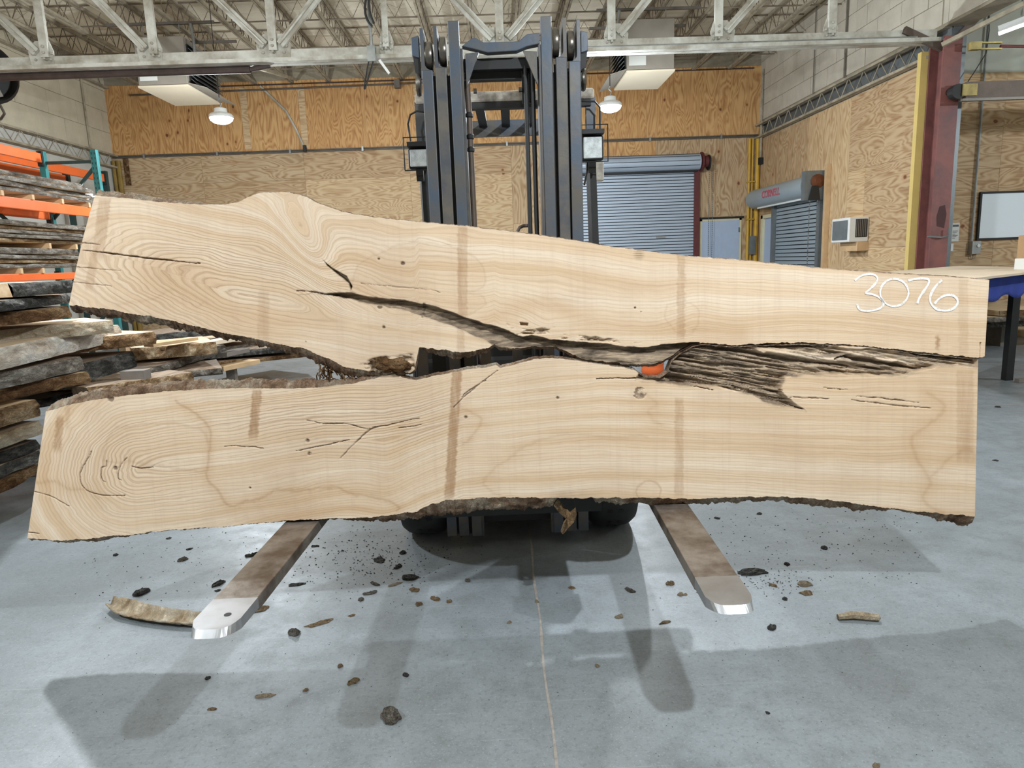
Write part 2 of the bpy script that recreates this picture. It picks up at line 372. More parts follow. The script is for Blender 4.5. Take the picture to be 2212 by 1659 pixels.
m = MB().box((XL, 6.195, .0), (13, 6.203, .0009)); m.build('joint_filler', 'joint', fl)

SHEETS = {}
def sheet(parent, mat, a, b, z0, z1, vertical, wall='back', plane=0.0, th=.016):
    """one plywood sheet between a..b along the wall and z0..z1; local x runs along the grain"""
    g = .003; L, Hh = (b - a - g), (z1 - z0 - g)
    lx, lz = (Hh, L) if vertical else (L, Hh)
    m = MB().box((-lx / 2, -th / 2, -lz / 2), (lx / 2, th / 2, lz / 2))
    o = m.build('plywood_sheet', mat, parent)
    rot = Matrix.Rotation(R(90), 4, 'Y') if vertical else Matrix.Identity(4)
    th2 = th / 2 + random.random() * .004
    if wall == 'back': mw = Matrix.Translation(((a + b) / 2, plane - th2, (z0 + z1) / 2)) @ rot
    else: mw = Matrix.Translation((plane - th2, (a + b) / 2, (z0 + z1) / 2)) @ Matrix.Rotation(R(90), 4, 'Z') @ rot
    o.matrix_parent_inverse = Matrix.Identity(4); o.matrix_basis = mw
    return o

wb = struct(MB().box((XL - .2, YB, 0), (XR + .25, YB + .2, ZD + .1)).build('wall_back', 'mortar'), 'far wall sheathed in knotty plywood sheets')
xs = [XL, -7.58, -6.36, -5.14, -3.92, -2.70, -1.48, -.26, .96, 2.18, 3.40, 4.62, XR]
for i in range(len(xs) - 1): sheet(wb, 'ply_back', xs[i], xs[i + 1], 4.0, 5.42, True, 'back', YB)
for x in (-5.14, -3.92, -1.48):
    o = sheet(wb, 'ply_pale', x - .1, x + .04, 4.05, 5.3, False, 'back', YB - .02, .006); o.name = 'batten'
rows = [(0, .95), (.95, 2.17), (2.17, 3.39), (3.39, 3.97)]
cols = [[XL, -5.5, -3.06, -.62, .45], [XL, -6.4, -3.96, -1.5, .45], [XL, -6.2, -4.02, -1.75, .45], [XL, -6.2, -4.02, -1.75, .45]]
for ri, (z0, z1) in enumerate(rows):
    cs = cols[ri]
    for i in range(len(cs) - 1): sheet(wb, 'ply_pale' if (ri == 2 and i in (2, 3)) or (ri == 1 and i > 1) else 'ply_right', cs[i], cs[i + 1], z0, z1, False, 'back', YB)
for a, b in ((.45, 1.15), (1.15, 2.37), (2.37, 3.59), (3.59, 4.55), (4.55, XR)):
    sheet(wb, 'ply_pale' if a in (.45, 3.59) else 'ply_right', a, b, 0, 2.3, True, 'back', YB)
    sheet(wb, 'ply_back' if a in (1.15, 2.37) else 'ply_right', a, b, 2.3, 3.97, True, 'back', YB)

# right wall
wr = struct(MB().box((XR + .08, 9.3, 0), (XR + .28, YB + .2, ZD + .1)).build('wall_right', 'steelgrey'), 'right wall, plywood below and painted block above')
def rsheet(a, b, z0, z1, v, mat='ply_right'): return sheet(wr, mat, a, b, z0, z1, v, 'right', XR)
rsheet(9.55, 11.58, 0, 1.50, False, 'ply_pale')
rsheet(9.55, 11.05, 1.50, 2.74, False); rsheet(11.05, 11.58, 1.50, 2.74, False, 'ply_pale')
rsheet(9.55, 10.55, 2.74, 3.9, False); rsheet(10.55, 11.58, 2.74, 3.9, False)
rsheet(11.58, 12.15, 0, 3.9, True, 'ply_pale')
for a, b in ((12.15, 13.1), (13.1, 14.32), (14.32, YB - .02)): rsheet(a, b, 2.3, 3.9, True, 'ply_pale' if b < 14 else 'ply_right')
rsheet(12.15, 13.7, 0, 2.3, True); rsheet(13.7, YB - .02, 0, 2.3, True)
MB().box((XR - .0, 9.55, 3.9), (XR + .08, YB, 3.95)).build('ledger', 'joist', wr)
def blocks(parent, X, side, y0, y1, z0, z1, mat, bl=.62, bh=.3):
    k = 0; z = z0
    meshes = {}
    while z < z1 - .02:
        h = min(bh, z1 - z); y = y0 - (bl / 2 if k % 2 else 0)
        while y < y1 - .02:
            a = max(y, y0); b = min(y + bl, y1)
            if b - a > .03:
                d = random.uniform(-.004, .004); xx = X + d
                key = (round(b - a, 3), round(h, 3))
                if key not in meshes:
                    g = .005; mm = MB().box((-.05, -(b - a) / 2 + g, -h / 2 + g), (.05, (b - a) / 2 - g, h / 2 - g))
                    me = bpy.data.meshes.new('block'); me.from_pydata(mm.v, [], mm.f); me.materials.append(M[mat]); meshes[key] = me
                o = bpy.data.objects.new('block', meshes[key]); col.objects.link(o); o.parent = parent
                o.matrix_basis = Matrix.Translation((xx + side * .05, (a + b) / 2, z + h / 2))
            y += bl
        z += bh; k += 1
MB().box((XR - .02, 9.3, 4.24), (XR + .1, YB, ZD)).build('mortar_bed', 'mortar', wr)
blocks(wr, XR - .03, 1, 9.35, YB, 4.28, 5.66, 'block_grey')
# the upper wall goes on towards the camera over the side bay
wu = struct(MB().box((XR - .02, 3.0, 4.25), (XR + .28, 9.3, ZD + .1)).build('wall_right_upper', 'mortar'), 'painted block wall above the side bay')
blocks(wu, XR - .03, 1, 5.5, 9.33, 4.28, 5.66, 'block_grey')
struct(MB().box((XR, YF, 0), (XR + .28, 3.0, ZD + .1)).build('wall_right_front', 'block_low'), 'painted wall of the hall')
# side bay wall (facing the camera)
wa = struct(MB().box((XR + .28, 10.82, 0), (13, 11.0, ZD + .1)).build('wall_side_bay', 'upper_paint'), 'side bay wall with plywood below and pale paint above')
for a, b in ((XR + .3, 7.85), (7.85, 10.3), (10.3, 12.7)):
    for z0, z1, m_ in ((0, 1.15, 'ply_right'), (1.15, 1.42, 'ply_right'), (1.42, 2.64, 'ply_right'), (2.64, 3.66, 'ply_right'), (3.66, 4.03, 'ply_pale')):
        sheet(wa, m_, a, b, z0, z1, False, 'back', 10.82)
struct(MB().box((13, YF, 0), (13.2, 11, ZD + .1)).build('wall_side_bay_right', 'block_low'))
struct(MB().box((XR + .28, 1.0, 0), (13, 1.2, ZD)).build('wall_side_bay_front', 'block_low'))
# left wall
wl = struct(MB().box((XL - .2, YF, 0), (XL, YB + .2, ZD + .1)).build('wall_left', 'block_low'), 'left wall, painted block above the rack')
MB().box((XL, 8.5, 4.02), (XL + .04, YB, ZD)).build('mortar_bed', 'mortar', wl)
blocks(wl, XL + .05, -1, 8.5, YB, 4.05, 5.6, 'block_tan', .9, .42)
struct(MB().box((XL - .2, YF - .2, 0), (13.2, YF, ZD + .1)).build('wall_front', 'block_low'))
# ceiling
ce = struct(MB().box((XL - .2, YF, ZD + .06), (13.2, YB + .2, ZD + .2)).build('ceiling', 'deck'), 'cream roof deck of long planks on open bar joists')
deck = MB().box((-1.217, -.302, 0), (1.217, .302, .06)); dme = bpy.data.meshes.new('deck_plank'); dme.from_pydata(deck.v, [], deck.f); dme.materials.append(M['deck'])
for r_ in range(12):
    for c_ in range(7):
        x = XL + 1.2 + c_ * 2.44 - (1.22 if r_ % 2 else 0)
        if x - 1.2 > XR: continue
        o = bpy.data.objects.new('deck_plank', dme); col.objects.link(o); o.parent = ce
        o.location = (min(max(x, XL + .1), XR - .2), 8.5 + .61 * r_, ZD + random.uniform(0, .012))
MB().box((XL, YF, ZD), (XR, 8.1, ZD + .06)).build('deck_front', 'deck', ce)

# bar joists running front to back
def zigzag(p0, p1, zb, zt, step, axis, off):
    pts = []; s_ = p0; up = False
    while s_ <= p1 + 1e-6:
        pts.append((off, s_, zt if up else zb) if axis == 'y' else (s_, off, zt if up else zb)); s_ += step / 2; up = not up
    return pts
def joist(name, x, y0, y1, label, group):
    jt = thing(name, label, 'joist', (x, y1, ZC), group)
    for sx in (-1, 1):
        MB().box((x + sx * .024 - .018, y0, ZC), (x + sx * .024 + .018, y1, ZC + .04)).build('bottom_chord', 'joist', jt)
        MB().box((x + sx * .024 - .018, y0, ZD - .045), (x + sx * .024 + .018, y1, ZD - .005)).build('top_chord', 'joist', jt)
    MB().tube(zigzag(y0 + .05, y1 - .05, ZC + .02, ZD - .03, .38, 'y', x), .0085, 5).build('web_rod', 'web_rod', jt)
    return jt
j0 = joist('bar_joist', 5.18, 8.0, YB, 'open-web bar joist running from the far wall under the cream roof deck', 'bar joists under the roof deck')
for k in range(1, 18): copy_thing(j0, (-.775 * k, 0, 0))
for y, lab in ((11.9, 'light cross joist with zigzag web set nearer the truss'), (13.3, 'light cross joist with zigzag web midway between truss and far wall'), (14.6, 'light cross joist with zigzag web close to the far wall')):
    cj = thing('cross_joist', lab, 'joist', (0, y, ZC + .02), 'cross joists')
    MB().tube([(XL + .1, y, ZC + .05), (XR - .1, y, ZC + .05)], .012, 6).build('bottom_chord', 'web_rod', cj)
    MB().tube([(XL + .1, y, ZD - .02), (XR - .1, y, ZD - .02)], .012, 6).build('top_chord', 'web_rod', cj)
    MB().tube(zigzag(XL + .2, XR - .2, ZC + .05, ZD - .03, .34, 'x', y), .008, 5).build('web_rod', 'web_rod', cj)
# light girders along the side walls
def wall_girder(x, y0, y1, zb, zt, label):
    g = thing('wall_girder', label, 'girder', (x, y1, zb))
    for z in (zb, zt):
        for sx in (-1, 1): MB().box((x + sx * .03 - .022, y0, z - .018), (x + sx * .03 + .022, y1, z + .018)).build('chord', 'joist', g)
    MB().tube(zigzag(y0 + .05, y1 - .1, zb, zt, .46, 'y', x), .010, 5).build('web_rod', 'joist', g)
    return g
wall_girder(XR - .09, 9.45, YB - .03, 3.93, 4.19, 'grey zigzag girder along the top of the right plywood wall')
wall_girder(XL + .12, 8.5, YB - .03, 3.76, 4.0, 'dusty zigzag girder along the left wall above the rack')

# ------------------------------------------------------------------ roof truss
YT = 9.3; ZB = 4.1
tr = thing('roof_truss', 'off-white riveted steel roof truss crossing the hall above the forklift', 'truss', (5.7, YT, ZB))
MB().box((XL + .02, YT - .11, ZB - .045), (XR - .12, YT - .01, ZB + .0)).build('bottom_chord', 'truss', tr)
MB().box((XL + .02, YT + .01, ZB - .045), (XR - .12, YT + .11, ZB + .0)).build('bottom_chord', 'truss', tr)
MB().box((XL + .02, YT - .015, ZB - .02), (XR - .12, YT + .015, ZB + .12)).build('bottom_web', 'truss', tr)
MB().box((XL + .02, YT - .1, ZD - .14), (XR - .12, YT + .1, ZD - .06)).build('top_chord', 'truss', tr)
nodes = [-6.9, -5.48, -4.14, -2.66, -1.25, .18, 1.59, 2.95, 4.40]
diag = [(-5.48, -6.9), (-4.14, -5.48), (-2.66, -4.14), (-2.66, -1.25), (.18, -1.25), (.18, 1.59), (1.59, 2.95), (2.95, 4.40)]
for x in nodes:
    wv = .10 if x not in (-1.25,) else .07
    MB().bar((x, YT - .04, ZB + .1), (x, YT - .04, ZD - .1), wv, .05, (0, 1, 0)).build('vertical', 'truss', tr)
for a, b in diag:
    d = .16 if b > a else -.16
    MB().bar((a + d * .6, YT - .05, ZB + .16), (b - d * .3, YT - .05, ZD - .12), .10, .05, (0, 1, 0)).build('diagonal', 'truss', tr)
    MB().bar((a + d * .6, YT - .085, ZB + .16), (b - d * .3, YT - .085, ZD - .12), .015, .05, (0, 1, 0)).build('diagonal_lip', 'truss', tr)
for x in nodes[1:]:
    both = x in (-2.66, .18); w1 = .1 if x in (-1.25, 4.40) else .2
    xl = -.22 if (x < -2 or both) else -.09; xr = .22 if (x > 0 or both) else .09
    if x in (-1.25, 4.4): xl, xr = -.09, .09
    g = MB().prism([(x + xl * .9, YT - .022, ZB + .02), (x + xr * .9, YT - .022, ZB + .02), (x + xr, YT - .022, ZB + .18), (x + xr * .55, YT - .022, ZB + .30), (x + xl * .55, YT - .022, ZB + .30), (x + xl, YT - .022, ZB + .18)], (0, .02, 0)).build('gusset_plate', 'truss', tr)
    b = MB()
    for (dx, dz) in ((0, .08), (0, .15), (0, .22), (xl * .6, .08), (xl * .75, .15), (xr * .6, .08), (xr * .75, .15)):
        b.lathe((x + dx, YT - .02, ZB + dz), (0, -1, 0), [(.016, 0), (.016, .068 if dx == 0 else .02), (.008, .074 if dx == 0 else .028)], 8)
    b.build('bolts', 'truss', tr)['kind'] = 'stuff'
MB().tube([(.9, YT - .06, ZB + .02), (5.5, YT - .06, ZB + .02)], .012, 8).build('conduit', 'galv', tr)
MB().tube([(XL + .1, YT + .05, ZB - .09), (-3.0, YT + .05, ZB - .09)], .045, 10).build('steam_pipe', 'darkpipe', tr)
MB().tube([(-3.0, YT + .05, ZB - .09), (-2.75, YT + .05, ZB - .05)], .03, 10).build('steam_pipe_end', 'darkpipe', tr)
# cable drop on the truss
dr = thing('cable_drop', 'grey conduit drop with coiled black cable hanging at the truss', 'cable', (-1.42, YT - .1, 3.9))
MB().tube([(-1.42, YT - .14, 5.3), (-1.42, YT - .14, ZB + .05)], .022, 8).build('conduit', 'galv', dr)
MB().box((-1.47, YT - .2, ZB - .1), (-1.37, YT - .1, ZB + .08)).build('junction_box', 'galv', dr)
MB().tube([(-1.40 + .06 * math.sin(a * .5), YT - .2, 5.1 - .055 * a + .02 * math.sin(a)) for a in range(14)], .016, 6).build('cable', 'black', dr)
MB().tube([(-1.36 + .05 * math.sin(a * .4 + 1), YT - .18, 5.15 - .055 * a) for a in range(14)], .014, 6).build('cable', 'black', dr)
MB().tube([(-1.46 - .11 * math.sin(a / 12 * math.pi) * (1) + .06 * a / 12, YT - .16, ZB - .08 - .34 * math.sin(a / 12 * math.pi)) for a in range(13)], .01, 6).build('cable_loop', 'black', dr)
MB().bar((-1.33, YT - .15, ZB - .08), (-1.22, YT - .15, ZB - .24), .03, .03).build('tag_strip', 'whitepaint', dr)

# ------------------------------------------------------------------ high bay lamps
def lamp(x, y, z, label, group=None):
    L = thing('high_bay_lamp', label, 'lamp', (x, y, z), group)
    MB().lathe((x, y, z), (0, 0, 1), [(.165, .0), (.17, .03), (.15, .055), (.09, .075), (.085, .13), (.03, .15)], 28).build('housing', 'whitepaint', L, smooth=True)
    MB().lathe((x, y, z - .004), (0, 0, 1), [(.05, -.075), (.11, -.06), (.15, -.03), (.163, .0), (.163, .006)], 28).build('lens', 'lens', L, smooth=True)
    MB().tube([(x, y, z + .14), (x + .02, y, z + .2), (x - .02, y, z + .24), (x, y, z + .28)], .012, 6).build('hook', 'galv', L)
    MB().tube([(x, y, z + .27), (x, y, ZC + .02)], .006, 5).build('cable', 'black', L)
    ld = bpy.data.lights.new('lamp_light', 'AREA'); ld.shape = 'DISK'; ld.size = .15; ld.energy = LAMP_W; ld.color = LAMP_COL
    lo = bpy.data.objects.new('lamp_light', ld); col.objects.link(lo); lo.location = (x, y, z - .085); adopt(lo, L)
    pd = bpy.data.lights.new('lens_glow', 'POINT'); pd.shadow_soft_size = .06; pd.energy = GLOW_W; pd.color = LAMP_COL
    po = bpy.data.objects.new('lens_glow', pd); col.objects.link(po); po.location = (x, y, z - .15); adopt(po, L)
    return L
lp = aty(478, 255, 10.6); lamp(lp.x, lp.y, lp.z, 'lit round high-bay lamp hanging under the left grey unit heater')
lp = aty(1318, 230, 10.6); lamp(lp.x, lp.y, lp.z, 'lit round high-bay lamp hanging beside the forklift mast and right unit heater')
for i, (x, y, lab) in enumerate([(-3.4, .55, 'left'), (1.55, .55, 'right'), (-3.5, 5.2, ''), (1.6, 5.2, ''), (6.6 + 2.6, 5.4, '')]):  # last one is unseen, added to light the side bay
    lamp(x, y, 3.65, 'round high-bay lamp hanging above the floor in front of the truss', 'high-bay lamps nearer than the truss')

# ------------------------------------------------------------------ unit heaters
def heater(x0, x1, y0, y1, z0, z1, side, label):
    h = thing('unit_heater', label, 'heater', ((x0 + x1) / 2, y0, z0))
    MB().box((x0, y0, z0 + .03), (x1, y1, z1)).build('casing', 'heater', h, .008)
    MB().box((x0 - .01, y0 - .01, z0), (x1 + .01, y1 + .01, z0 + .028)).build('bottom_panel', 'heater_panel', h)
    MB().box((x0 + .03, y0 - .004, z0 + .1), (x0 + .3, y0, z0 + .24)).build('rating_label', 'paper', h)
    MB().box((x0, y0 - .012, z0 + .34), (x1, y0, z0 + .36)).build('seam', 'heater', h)
    xs_ = x1 if side > 0 else x0
    MB().box((min(xs_, xs_ + side * .02), y0 + .08, z0 + .08), (max(xs_, xs_ + side * .02), y1 - .08, z1 - .1)).build('discharge_opening', 'black', h)
    for k in range(9):
        z = z0 + .12 + k * .065
        MB().bar((xs_ + side * .07, y0 + .09, z - .03), (xs_ + side * .07, y1 - .09, z - .03), .12, .008, (side * .7, 0, .7)).build('louvre', 'steelgrey', h)
    MB().prism([(xs_, y0 + .02, z0 + .05), (xs_ + side * .28, y0 + .02, z0 - .03), (xs_ + side * .28, y1 - .02, z0 - .03), (xs_, y1 - .02, z0 + .05)], (0, 0, .012)).build('deflector', 'heater', h)
    for yy in (y0 + .15, y1 - .15):
        for xx in (x0 + .1, x1 - .1): MB().tube([(xx, yy, z1), (xx, yy, ZC - .02)], .008, 6).build('hanger_rod', 'galv', h)
        MB().box((x0 - .45, yy - .02, ZC - .04), (x1 + .45, yy + .02, ZC)).build('hanger_rail', 'conduit', h)
    MB().tube([(xs_ + side * .12, y0 + .1, z1 - .5), (xs_ + side * .12, y0 + .1, z1), (xs_ + side * .1, y0 + .1, ZC - .05)], .025, 8).build('gas_pipe', 'galv', h)
    return h
heater(-5.44, -4.68, 11.5, 12.75, 4.37, 5.11, 1, 'grey box unit heater with louvres on its right, above the left lamp')
heater(2.22, 2.97, 11.5, 12.65, 4.37, 5.15, -1, 'grey box unit heater with louvres on its left, beside the forklift mast')

# ------------------------------------------------------------------ conduits on the far wall
cd = thing('wall_conduit', 'long pair of grey conduits along the far plywood wall', 'conduit', (0, YB - .06, 4.0))
for dz in (0, .035): MB().tube([(XL + .05, YB - .05, 3.965 + dz), (XR - .08, YB - .05, 3.965 + dz)], .014, 7).build('conduit', 'conduit', cd)
for k in range(9): MB().box((-7.4 + 1.55 * k, YB - .075, 3.94), (-7.36 + 1.55 * k, YB - .02, 4.03)).build('clamp', 'galv', cd)
c2 = thing('roof_conduit', 'grey conduits along the head of the far wall below the roof', 'conduit', (0, YB - .06, 5.25))
MB().tube([(XL + .6, YB - .1, 5.20), (.3, YB - .1, 5.28)], .018, 7).build('conduit', 'conduit', c2)
MB().tube([(XL + 1.6, YB - .06, 5.33), (XR - .2, YB - .06, 5.36)], .014, 7).build('conduit', 'darkpipe', c2)
for x in (-1.9, -1.2): MB().box((x - .06, YB - .16, 5.18), (x + .06, YB - .02, 5.34)).build('junction_box', 'conduit', c2)
dc = thing('diagonal_conduit', 'pale bent conduit running down the far plywood wall to the conduits', 'conduit', aty(658, 318, YB - .05))
MB().tube([aty(562, 186, YB - .06), aty(618, 240, YB - .06), aty(640, 280, YB - .06), aty(656, 316, YB - .06)], .022, 8).build('pipe', 'truss', dc)
MB().box(tuple(aty(658, 318, YB - .08) - Vector((.03, .03, .1))), tuple(aty(658, 318, YB - .08) + Vector((.03, .05, .04)))).build('fitting', 'black', dc)
br = thing('sway_brace', 'pale tube brace slanting from the truss towards the far wall', 'brace', (-4.6, 12.0, 4.6))
MB().tube([(-2.95, YT + .08, ZB - .05), aty(640, 172, YB - .15)], .03, 8).build('tube', 'joist', br)

# ------------------------------------------------------------------ big roll-up door (far wall) and grey-blue door
d1 = struct(thing('door_1', 'large closed blue-grey roll-up door in the far plywood wall', 'door', (2.9, YB - .1, 0))); del d1['category']
DX0, DX1 = 1.25, 4.43
slme = MB().box((-(DX1 - DX0) / 2, -.008, -.0245), ((DX1 - DX0) / 2, .008, .0245)); sm = bpy.data.meshes.new('slat'); sm.from_pydata(slme.v, [], slme.f); sm.materials.append(M['slat'])
MB().box((DX0, YB - .05, 0), (DX1, YB - .035, 3.3)).build('curtain_back', 'slatline', d1)
for k in range(50):
    o = bpy.data.objects.new('slat', sm); col.objects.link(o); adopt(o, d1); o.location = ((DX0 + DX1) / 2, YB - .065, .06 + k * .0655)
MB().tube([(DX0 - .05, YB - .2, 3.46), (DX1 + .08, YB - .2, 3.46)], .165, 20).build('coil_hood', 'slat', d1, smooth=True)
for k in range(5):
    a = R(-30 + 35 * k); MB().tube([(DX0, YB - .2 - .167 * math.cos(a), 3.46 + .167 * math.sin(a)), (DX1 + .05, YB - .2 - .167 * math.cos(a), 3.46 + .167 * math.sin(a))], .006, 5).build('coil_seam', 'slatline', d1)
MB().bar((DX0, YB - .16, 3.29), (DX1 + .02, YB - .16, 3.29), .1, .06).build('lintel_bar', 'black', d1)
for x in (DX0 - .06, DX1 + .06): MB().box((x - .06, YB - .13, 0), (x + .06, YB - .03, 3.3)).build('guide', 'maroon', d1)
MB().lathe((DX1 + .1, YB - .2, 3.46), (1, 0, 0), [(.2, 0), (.2, .04), (.12, .08), (.12, .16)], 20).build('end_bracket', 'maroon', d1)
MB().lathe((DX1 + .26, YB - .2, 3.44), (1, 0, 0), [(.16, 0), (.16, .03)], 20).build('chain_wheel', 'black', d1)
for dx in (.30, .38):
    c_ = MB()
    for k in range(60): c_.box((DX1 + dx - .008, YB - .2, .7 + k * .045), (DX1 + dx + .008, YB - .19, .73 + k * .045))
    c_.build('hand_chain', 'steelgrey', d1)['kind'] = 'stuff'
MB().box((3.6, YB - .1, 1.88), (3.8, YB - .075, 1.92)).build('handle', 'galv', d1)
d2 = struct(thing('door_2', 'flat pale blue door in the far wall beside the roll-up door', 'door', (5.05, YB - .05, 0))); del d2['category']
MB().box((4.63, YB - .055, 0), (5.46, YB - .02, 2.21)).build('leaf', 'doorblue', d2)
MB().box((4.58, YB - .05, 0), (4.63, YB - .02, 2.25)).build('jamb', 'frame_cream', d2); MB().box((5.46, YB - .05, 0), (5.51, YB - .02, 2.25)).build('jamb', 'frame_cream', d2)
MB().box((4.58, YB - .05, 2.21), (5.51, YB - .02, 2.25)).build('jamb_head', 'frame_cream', d2); MB().box((4.58, YB - .07, 2.25), (5.55, YB - .02, 2.29)).build('drip_strip', 'black', d2)
for z in (.4, 1.15, 1.95): MB().box((5.44, YB - .065, z), (5.47, YB - .05, z + .1)).build('hinge', 'steelgrey', d2)
# yellow pipes in the corner
yp = thing('gas_pipes', 'yellow painted pipes rising in the far right corner', 'pipe', (5.75, YB - .1, 0))
for x, r_ in ((5.64, .03), (5.71, .02), (5.82, .05)): MB().tube([(x, YB - .08, 0), (x, YB - .08, 3.92)], r_, 10).build('pipe', 'yellowpipe', yp)
for z in (1.2, 2.2, 3.0): MB().box((5.6, YB - .13, z), (5.76, YB - .03, z + .03)).build('strap', 'yellowpipe', yp)
MB().box((5.66, YB - .18, 1.45), (5.80, YB - .09, 1.85)).build('switch_box', 'steelgrey', yp)
yl = thing('gas_post', 'dull yellow pipes standing in the far left corner behind the rack', 'pipe', (XL + .2, YB - .1, 0))
for x, r_ in ((XL + .07, .04), (XL + .17, .05)): MB().tube([(x, YB - .08, 0), (x, YB - .08, 3.9)], r_, 10).build('pipe', 'oldyellow', yl)
MB().box((XL + .26, YB - .05, 3.4), (XL + .36, YB - .02, 3.95)).build('board_strip', 'bark_brown', yl)
cp = thing('corner_conduit', 'grey conduit coming down the far right corner to a black fitting', 'conduit', (XR - .06, YB - .14, 3.0))
MB().tube([(XR - .06, YB - .2, 5.3), (XR - .06, YB - .2, 3.5)], .025, 8).build('pipe', 'joist', cp)
MB().box((XR - .1, YB - .26, 3.36), (XR - .02, YB - .16, 3.5)).build('fitting', 'black', cp)

# ------------------------------------------------------------------ branded roll-up door on the right wall
d3 = struct(thing('door_3', 'closed grey roll-up door with red lettered hood on the right wall', 'door', (XR - .05, 13.5, 0))); del d3['category']
EY0, EY1 = 12.45, 14.35
s3 = MB().box((-.008, -(EY1 - EY0) / 2, -.0285), (.008, (EY1 - EY0) / 2, .0285)); sm3 = bpy.data.meshes.new('slat'); sm3.from_pydata(s3.v, [], s3.f); sm3.materials.append(M['slatR'])
MB().box((XR - .04, EY0, 0), (XR - .025, EY1, 2.45)).build('curtain_back', 'slatline', d3)
for k in range(32):
    o = bpy.data.objects.new('slat', sm3); col.objects.link(o); adopt(o, d3); o.location = (XR - .055, (EY0 + EY1) / 2, .06 + k * .0755)
MB().tube([(XR - .2, 12.5, 2.62), (XR - .2, 15.2, 2.62)], .2, 24).build('hood', 'slatR', d3, smooth=True)
MB().bar((XR - .24, 12.5, 2.415), (XR - .24, 14.9, 2.415), .04, .03).build('hood_lip', 'whitepaint', d3)
MB().box((XR - .42, 12.28, 2.36), (XR - .02, 12.42, 2.86)).build('end_plate', 'steelgrey', d3)
MB().lathe((XR - .2, 12.28, 2.68), (0, -1, 0), [(.12, 0), (.12, .02), (.05, .04)], 20).build('sprocket', 'rust', d3)
MB().prism([(XR - .36, 12.27, 2.36), (XR - .16, 12.27, 2.36), (XR - .2, 12.27, 2.6), (XR - .3, 12.27, 2.6)], (0, -.04, 0)).build('chain_guard', 'black', d3)
for y in (12.38, 14.42): MB().box((XR - .12, y - .06, 0), (XR - .02, y + .06, 2.42)).build('guide', 'steelgrey', d3)
MB().box((XR - .1, 12.16, 0), (XR - .02, 12.24, 2.95)).build('side_board', 'blockwood', d3)
for dx in (.34, .2):
    c_ = MB()
    for k in range(46): c_.box((XR - dx - .008, 12.24, .3 + k * .045), (XR - dx + .008, 12.255, .33 + k * .045))
    c_.build('hand_chain', 'steelgrey', d3)['kind'] = 'stuff'
tm = Matrix.Translation((XR - .403, 13.85, 2.63)) @ Matrix(((0, 0, -1, 0), (-1, 0, 0, 0), (0, 1, 0, 0), (0, 0, 0, 1)))
text_mesh('CORNELL', .20, 'lettering', 'redprint', d3, tm, .004)
d4 = struct(thing('door_4', 'pale blue doorway with cream frame behind the grey roll-up door', 'door', (XR - .03, 14.9, 0))); del d4['category']
MB().box((XR - .04, 14.5, 0), (XR - .022, 15.02, 2.2)).build('leaf', 'doorblue', d4)
MB().box((XR - .09, 15.02, 0), (XR - .02, 15.12, 2.27)).build('jamb', 'frame_cream', d4); MB().box((XR - .09, 14.48, 2.2), (XR - .02, 15.12, 2.27)).build('jamb_head', 'frame_cream', d4)
# air conditioner
ac = thing('air_conditioner', 'white window air conditioner sticking out of the right plywood wall', 'air conditioner', (XR - .2, 11.2, 1.56))
AX0, AY0, AY1, AZ0, AZ1 = XR - .33, 10.85, 11.42, 1.60, 1.98
MB().box((AX0, AY0, AZ0), (XR - .02, AY1, AZ1)).build('case', 'whitepaint', ac, .012)
MB().box((AX0 - .012, AY0 + .05, AZ0 + .04), (AX0, AY1 - .05, AZ1 - .04)).build('front_grille', 'steelgrey', ac)
MB().box((AX0 + .1, AY0 - .006, AZ0 + .07), (XR - .05, AY0, AZ1 - .03)).build('side_vent', 'black', ac)
for k in range(7): MB().box((AX0 + .11 + k * .028, AY0 - .012, AZ0 + .08), (AX0 + .119 + k * .028, AY0 - .004, AZ1 - .04)).build('vent_slat', 'greywood', ac)
MB().box((XR - .2, AY0 - .02, AZ0 - .14), (XR - .018, AY1 - .05, AZ0)).build('support', 'blockwood', ac)

wc = thing('wall_riser', 'thin dark conduits climbing the right block wall above the girder', 'conduit', (XR - .06, 11.5, 4.25))
for px in (1822, 1756):
    yy = atx(px, 200, XR - .06).y; MB().tube([(XR - .06, yy, 4.22), (XR - .06, yy, ZD - .02)], .016 if px > 1800 else .009, 7).build('conduit', 'conduit', wc)
wl2 = thing('wall_riser', 'pale conduit climbing the left block wall near the far corner', 'conduit', (XL + .08, 14.6, 4.0))
MB().tube([(XL + .08, 14.6, 3.8), (XL + .08, 14.6, ZD - .02)], .02, 7).build('conduit', 'joist', wl2)
# ------------------------------------------------------------------ red column and side-bay fittings
cl = thing('steel_column', 'red oxide steel column with a yellow painted edge under the truss', 'column', (XR + .0, 9.2, 0))
CX0 = XR - .11
MB().box((CX0, 9.14, 0), (CX0 + .235, 9.165, 4.1)).build('front_flange', 'redsteel', cl)
MB().box((CX0 + .10, 9.165, 0), (CX0 + .125, 9.42, 4.1)).build('web', 'redsteel', cl)
MB().box((CX0, 9.42, 0), (CX0 + .235, 9.445, 4.1)).build('back_flange', 'redsteel', cl)
MB().box((CX0 - .09, 9.46, 0), (CX0 + .05, 9.54, 4.0)).build('yellow_edge', 'yellow', cl)
tm = Matrix.Translation((CX0 + .12, 9.138, 3.42)) @ Matrix.Rotation(R(90), 4, 'X')
text_mesh('63', .13, 'stencil_number', 'blackprint', cl, tm, .001)
MB().prism([(CX0 + .07, 9.139, 1.75), (CX0 + .17, 9.139, 1.72), (CX0 + .19, 9.139, 1.9), (CX0 + .16, 9.139, 2.02), (CX0 + .09, 9.139, 2.0), (CX0 + .06, 9.139, 1.88)], (0, -.001, 0)).build('scuff', 'blackprint', cl)
